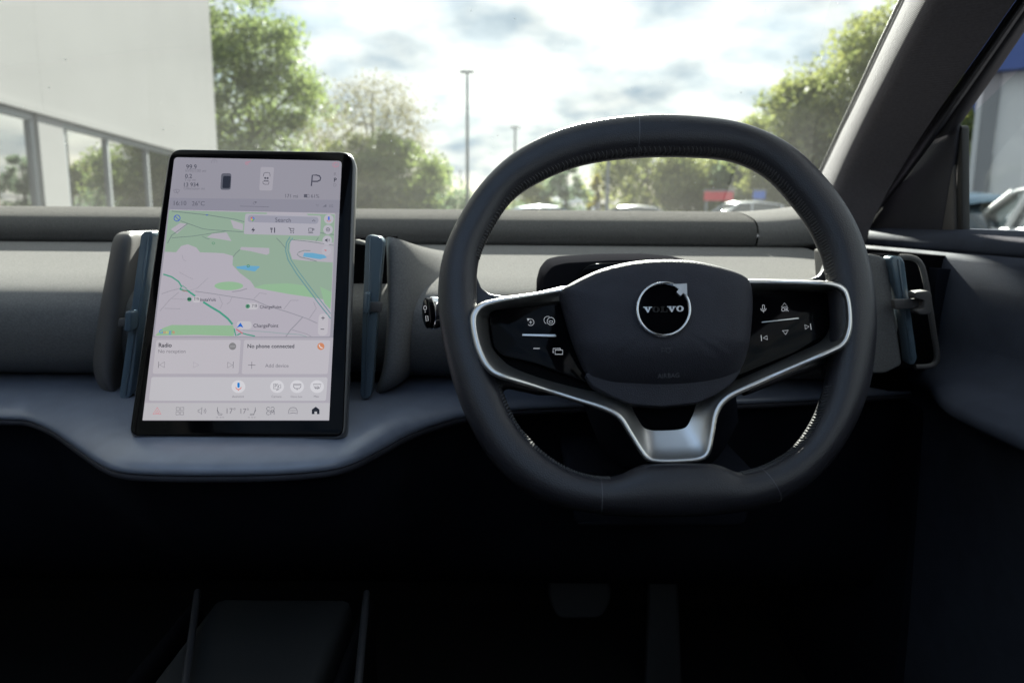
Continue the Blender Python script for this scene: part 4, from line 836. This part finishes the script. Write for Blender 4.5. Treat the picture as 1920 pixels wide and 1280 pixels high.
# lower cards
cardc = (181, 173, 183)
S('radio_card', layer(2).poly(round_poly([(293, 637), (451.5, 637), (447.5, 700.5), (286, 700.5)], 4, 4)), cardc)
S('phone_card', layer(2).poly(round_poly([(457.5, 637), (619.5, 637.5), (614.5, 701), (453, 701)], 4, 4)), cardc)
S('shortcut_card', layer(2).poly(round_poly([(284, 706.5), (614.5, 707), (611, 751), (279, 751)], 4, 4)), (184, 178, 187))
S('bottom_bar', layer(2).poly([(LX(755)+1, 755), (RX(755), 755), (RX(787)-0.3, 787), (LX(787)+0.3, 787)]), (180, 174, 182))
S('card_titles', layer(3).text('Radio', 297.5, 322, 650.5, bold=0.02).text('No phone connected', 464, 551.8, 652, 652.2, bold=0.018), (62, 59, 68))
S('card_captions', layer(3).text('No reception', 297, 348, 661.5).text('Add device', 497, 541, 688.5), (112, 106, 116))
S('card_symbols', layer(3).line([(297.6, 678), (297, 689.5)], 0.9).line([(308.8, 678), (308, 689), (299, 683.8)], 0.9, True).line([(427, 678.5), (426.4, 689.5), (436, 684)], 0.9, True).line([(437.6, 678), (437, 690)], 0.9).line([(465, 684.2), (479, 684.2)], 0.9).line([(472.2, 677.5), (471.8, 691)], 0.9), (92, 88, 98))
S('play_symbol', layer(3).line([(363, 678.5), (362.2, 689.5), (372.6, 684)], 0.8, True), (142, 134, 146))
S('source_disc', layer(3).disc(436, 649, 6.8), (124, 120, 124)); S('source_band', layer(4).rrect(431, 647, 441, 651, 1), (142, 138, 142))
S('phone_disc', layer(3).disc(601.6, 649.2, 6.7), (196, 124, 88)); S('handset', layer(4).line([(598.6, 645.8), (599.2, 648.8), (601.6, 651.4), (605, 652.2)], 1.9), (214, 200, 204))
for x in (447, 519.5, 557, 594.5): S('shortcut_disc', layer(3).disc(x, 724.5, 13, 12), (203, 197, 206))
S('shortcut_symbols', layer(4).line([(513, 719.5), (521, 719.5), (521, 728.5), (513, 728.5)], 0.9, True).text('P', 515.2, 518.8, 726.4).line([(522, 723), (526.5, 720), (526.5, 728), (522, 725.5)], 0.9, True).line([(518, 731.5), (523.5, 729)], 1).line([(550, 720), (564.5, 720), (564, 725), (561.5, 728), (553, 728), (550.5, 725)], 1.0, True).line([(550, 722.2), (564.5, 722.2)], 0.8).line([(557, 728), (557, 731)], 1.1).line([(587.5, 720), (602, 720), (599, 727.5), (590.5, 727.5)], 1.0, True).line([(592, 723.5), (592, 729)], 0.9).line([(594.6, 722.5), (594.6, 730)], 0.9).line([(597.2, 723.5), (597.2, 729)], 0.9), (92, 88, 98))
S('shortcut_captions', layer(3).text('Assistant', 435, 457.5, 745).text('Camera', 509, 528, 745).text('Glove box', 545, 567, 745).text('Max', 588.5, 598, 744.8), (122, 116, 126))
S('assistant_microphone', layer(4).rrect(445, 717, 449.4, 726.6, 2.2), (24, 118, 200)); S('assistant_stand', layer(4).ring(447.2, 724.6, 5.2, 1.3, 10, 170, 10).line([(447, 729.6), (446.8, 732)], 1.3), (204, 92, 84))
S('hazard_symbol', layer(3).line([(295, 763.5), (302, 776), (286.8, 776)], 1.1, True).line([(295, 769), (298.2, 774), (291.4, 774)], 1.0, True), (208, 98, 108))
bb = layer(3)
for x, y in ((330.5, 763.5), (338.6, 763.5), (330, 771.6), (338, 771.6)): bb.line([(x, y), (x+6, y), (x+6, y+5.6), (x, y+5.6)], 0.9, True)
bb.line([(371.5, 768), (374, 768), (378.5, 763.5), (378, 776.5), (374, 772.5), (371.5, 772.5)], 0.9, True).ring(380, 770, 3.4, 0.8, -50, 50, 6).ring(380, 770, 6.2, 0.8, -50, 50, 8)
bb.line([(408, 763), (407.5, 768), (411, 775), (417, 775.5), (416, 777.8), (409.5, 777.6), (407, 768)], 0.9).line([(478.8, 763), (478.5, 768), (476.5, 775.5), (469, 775.8), (468.6, 777.8), (475, 778), (479.8, 768)], 0.9)
bb.ring(503, 766, 3.2, 0.9, 40, 340).ring(511, 766, 3.2, 0.9, 200, 500).ring(503, 774, 3.2, 0.9, 40, 330).text('M', 507.2, 514.5, 777)
bb.line([(541, 775.5), (541.5, 769), (544.5, 764.5), (549.5, 763.6), (554.5, 764.5), (557.2, 769), (557.2, 775.5), (554, 774.5), (549.5, 773.5), (544.5, 774.5)], 0.9, True).line([(543.5, 769.4), (555, 769.4)], 0.7)
S('bar_symbols', bb, (98, 94, 104))
S('temperatures', layer(3).text('17°', 425, 441.5, 775).text('17°', 451, 466.5, 775), (120, 114, 124))
S('seat_level_dots', layer(3).rrect(405.5, 781.6, 409, 783, 0.5).rrect(412, 781.6, 415.5, 783, 0.5).rrect(416.8, 781.6, 420, 783, 0.5).rrect(465, 781.6, 468.5, 783, 0.5).rrect(471, 781.6, 474.5, 783, 0.5).rrect(476, 781.6, 479, 783, 0.5), (140, 133, 143))
S('home_symbol', layer(3).poly([(592, 762), (599, 767.5), (599, 776), (594.4, 776), (594.4, 771.2), (589.6, 771.2), (589.6, 776), (584.6, 776), (584.8, 767.5)]), (20, 20, 26))

# ------------------------------------------------------------------ right windscreen pillar
pil = thing('windscreen_pillar', 'dark cloth covered windscreen pillar on the driver side', 'pillar', (0.52, 1.2, EYE))
colsU = [0.0, 0.05, 0.13, 0.22, 0.32, 0.45, 0.62, 0.82, 1.0]; dX = [0.010, -0.005, -0.017, -0.022, -0.020, -0.008, 0.009, 0.026, 0.040]
rws = [(-130, 1750, 2002, 0.452), (-60, 1717, 1949, 0.456), (0, 1690, 1905, 0.460), (80, 1652, 1850, 0.470), (160, 1615, 1793, 0.480), (240, 1577, 1737, 0.490), (330, 1535, 1680, 0.490), (400, 1505, 1642, 0.475), (455, 1483, 1620, 0.468), (490, 1475, 1615, 0.466)]
rows = [[atX(pa+(pb-pa)*u, y, X0+d) for u, d in zip(colsU, dX)] for y, pa, pb, X0 in rws]
fixn(subsurf(grid('trim', rows, pillarcloth, pil), 2))
tube('edge_seal', [atX(pa-1.5, y, X0+0.004) for y, pa, pb, X0 in rws], 0.0022, rubber, pil, 8)
# ------------------------------------------------------------------ driver door
door = thing('driver_door', 'navy black driver door with side window and armrest ledge', 'car door', (0.55, 0.2, EYE-0.7))
fro = [(1905, 0, 0.500), (2010, -138, 0.49)]
rws2 = [(-140, 2010, 0.492, 2068, 0.556), (0, 1905, 0.500, 1962, 0.560), (65, 1861, 0.509, 1917, 0.561), (120, 1822, 0.515, 1880, 0.563), (180, 1779, 0.522, 1838, 0.565), (236, 1740, 0.530, 1799, 0.567)]
roll, frm = [], []
for y, pa, Xa, pb, Xb in rws2:
    def q(u, X): return atX(pa+(pb-pa)*u, y, X)
    roll.append([q(0.0, Xa-0.001), q(0.06, Xa+0.014), q(0.16, Xa+0.016), q(0.22, Xa+0.006), q(0.36, Xa+0.004), q(0.46, Xa+0.012), q(0.53, Xa+0.026)])
    frm.append([q(0.50, Xa+0.022), q(0.66, Xa+0.024), q(0.80, Xb-0.012), q(0.93, Xb-0.006), q(1.0, Xb)])
for y, pa, w_, Xa in ((290, 1702, 26, .538), (340, 1668, 20, .544), (395, 1632, 13, .548), (450, 1600, 8, .552)):
    roll.append([atX(pa+w_*u, y+6*u, Xa+d_) for u, d_ in ((0, -.001), (.12, .010), (.3, .012), (.42, .006), (.68, .005), (.86, .010), (1.0, .016))])
frm.append([atX(px_, py_, X_) for px_, py_, X_ in ((1736, 268, .556), (1752, 262, .556), (1770, 256, .557), (1786, 250, .561), (1798, 243, .566))])
fixn(subsurf(grid('frame_roll', roll, vinyl, door), 1)); fixn(grid('window_frame', frm, vinyl, door))
def polyX(name, pts, mat, thick=0.006, bev=0.0015):
    fr = [atX(*p) for p in pts]; bkk = [p+Vector((thick, 0, 0)) for p in fr]; return prism3(name, fr, bkk, mat, door, bev, 2)
polyX('corner_panel', [(1640, 345, .559), (1722, 258, .559), (1795, 222, .559), (1787, 300, .559), (1764, 438, .559), (1600, 452, .559)], vinyl, 0.006, 0.002)
polyX('corner_panel_edge', [(1764, 256, .560), (1783, 246, .560), (1787, 300, .560), (1789, 436, .560), (1764, 438, .560)], podgrey, 0.01, 0.003)
polyX('window_seal', [(1788, 246, .564), (1800, 235, .564), (1803, 240, .564), (1804, 434, .564), (1790, 436, .564)], rubber, 0.01, 0.001)
gv = [atX(1795, 440, .569), atX(1795, 240, .569), Vector((.545, .45, EYE+0.34)), Vector((.545, -1.3, EYE+0.34)), Vector((.569, -1.3, EYE-0.02))]
mesh('window_glass', gv, [(0, 1, 2, 3, 4)], sideglass_m, door)
dp = [(0.600, -0.013), (0.575, -0.013), (0.562, -0.014), (0.548, -0.019), (0.540, -0.026), (0.538, -0.036), (0.541, -0.0400), (0.543, -0.0408), (0.531, -0.0416), (0.527, -0.050), (0.523, -0.08), (0.520, -0.115), (0.519, -0.14)]
def doorcol(y):
    a = max(0.0, min(1.0, (0.90-y)/0.20)); a = a*a*(3-2*a); pr = []
    for x, z in dp: pr.append((x, z))
    pr += [(0.517, -0.155), (0.512-0.012*a, -0.166), (0.505-0.045*a, -0.176), (0.500-0.058*a, -0.184), (0.498-0.060*a, -0.194), (0.500-0.050*a, -0.203), (0.506-0.03*a, -0.209), (0.508-0.03*a, -0.214), (0.512-0.02*a, -0.25), (0.515, -0.35), (0.52, -0.5), (0.525, -0.76)]
    return [Vector((x, y, EYE+z)) for x, z in pr]
ys = [1.25, 1.0, 0.93, 0.90, 0.88, 0.86, 0.84, 0.82, 0.80, 0.78, 0.75, 0.72, 0.68, 0.6, 0.4, 0.0, -0.6, -1.4]
fixn(grid('door_panel', [doorcol(y) for y in ys], doormat_, door))
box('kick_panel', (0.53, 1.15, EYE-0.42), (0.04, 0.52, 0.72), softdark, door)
box('rear_pillar', (0.585, -0.75, EYE+0.16), (0.05, 0.28, 0.40), shell, door)

# ------------------------------------------------------------------ centre console and pedals
con = thing('centre_console', 'low black centre console with two pale side rails under the touchscreen', 'console', (XC+0.03, 0.2, EYE-0.78))
def conp(px, py): return atZ(px, py, -0.372)
a, b = conp(372, 1100), conp(686, 1106)
slab_top = [(-0.30, 0.60), (-0.16, 0.60)]
zc = EYE-0.385
cx0, cx1 = a.x, b.x
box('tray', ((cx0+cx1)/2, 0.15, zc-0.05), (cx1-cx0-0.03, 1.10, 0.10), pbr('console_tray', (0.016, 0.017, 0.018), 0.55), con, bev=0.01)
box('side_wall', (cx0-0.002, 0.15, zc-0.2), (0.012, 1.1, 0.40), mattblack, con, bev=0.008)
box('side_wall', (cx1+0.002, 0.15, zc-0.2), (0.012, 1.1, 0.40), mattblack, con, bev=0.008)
for x0, y0, x1, y1 in ((370, 1102, 346, 1280), (687, 1104, 671, 1280)):
    p, q = conp(x0, y0), conp(x1, y1); e = p+(q-p)*3
    tube('side_rail', [p+Vector((0, 0, -0.004)), q+Vector((0, 0, -0.004)), e], 0.0035, railgrey, con, 8)
br_ = thing('brake_pedal', 'rounded black rubber brake pedal in the dark footwell', 'pedal', atY(1085, 1115, 1.12))
slabY('pad', round_poly([(1030, 1076), (1140, 1074), (1147, 1120), (1130, 1158), (1045, 1160), (1028, 1120)], 16, 4), 1.10, 1.12, pbr('pedal_rubber', (0.06, 0.06, 0.062), 0.6), br_, 0.005, 3)
tube('arm', [atY(1085, 1080, 1.125), atY(1085, 980, 1.2), atY(1085, 900, 1.25)], 0.012, mattblack, br_, 8)
ac = thing('accelerator_pedal', 'long upright accelerator pedal in the dark footwell', 'pedal', atY(1245, 1200, 1.12))
slabY('pad', round_poly([(1218, 1090), (1272, 1090), (1280, 1300), (1210, 1300)], 10, 4), 1.12, 1.14, MATS['pedal_rubber'], ac, 0.005, 3)
tube('arm', [atY(1245, 1100, 1.145), atY(1245, 1000, 1.22)], 0.012, mattblack, ac, 8)
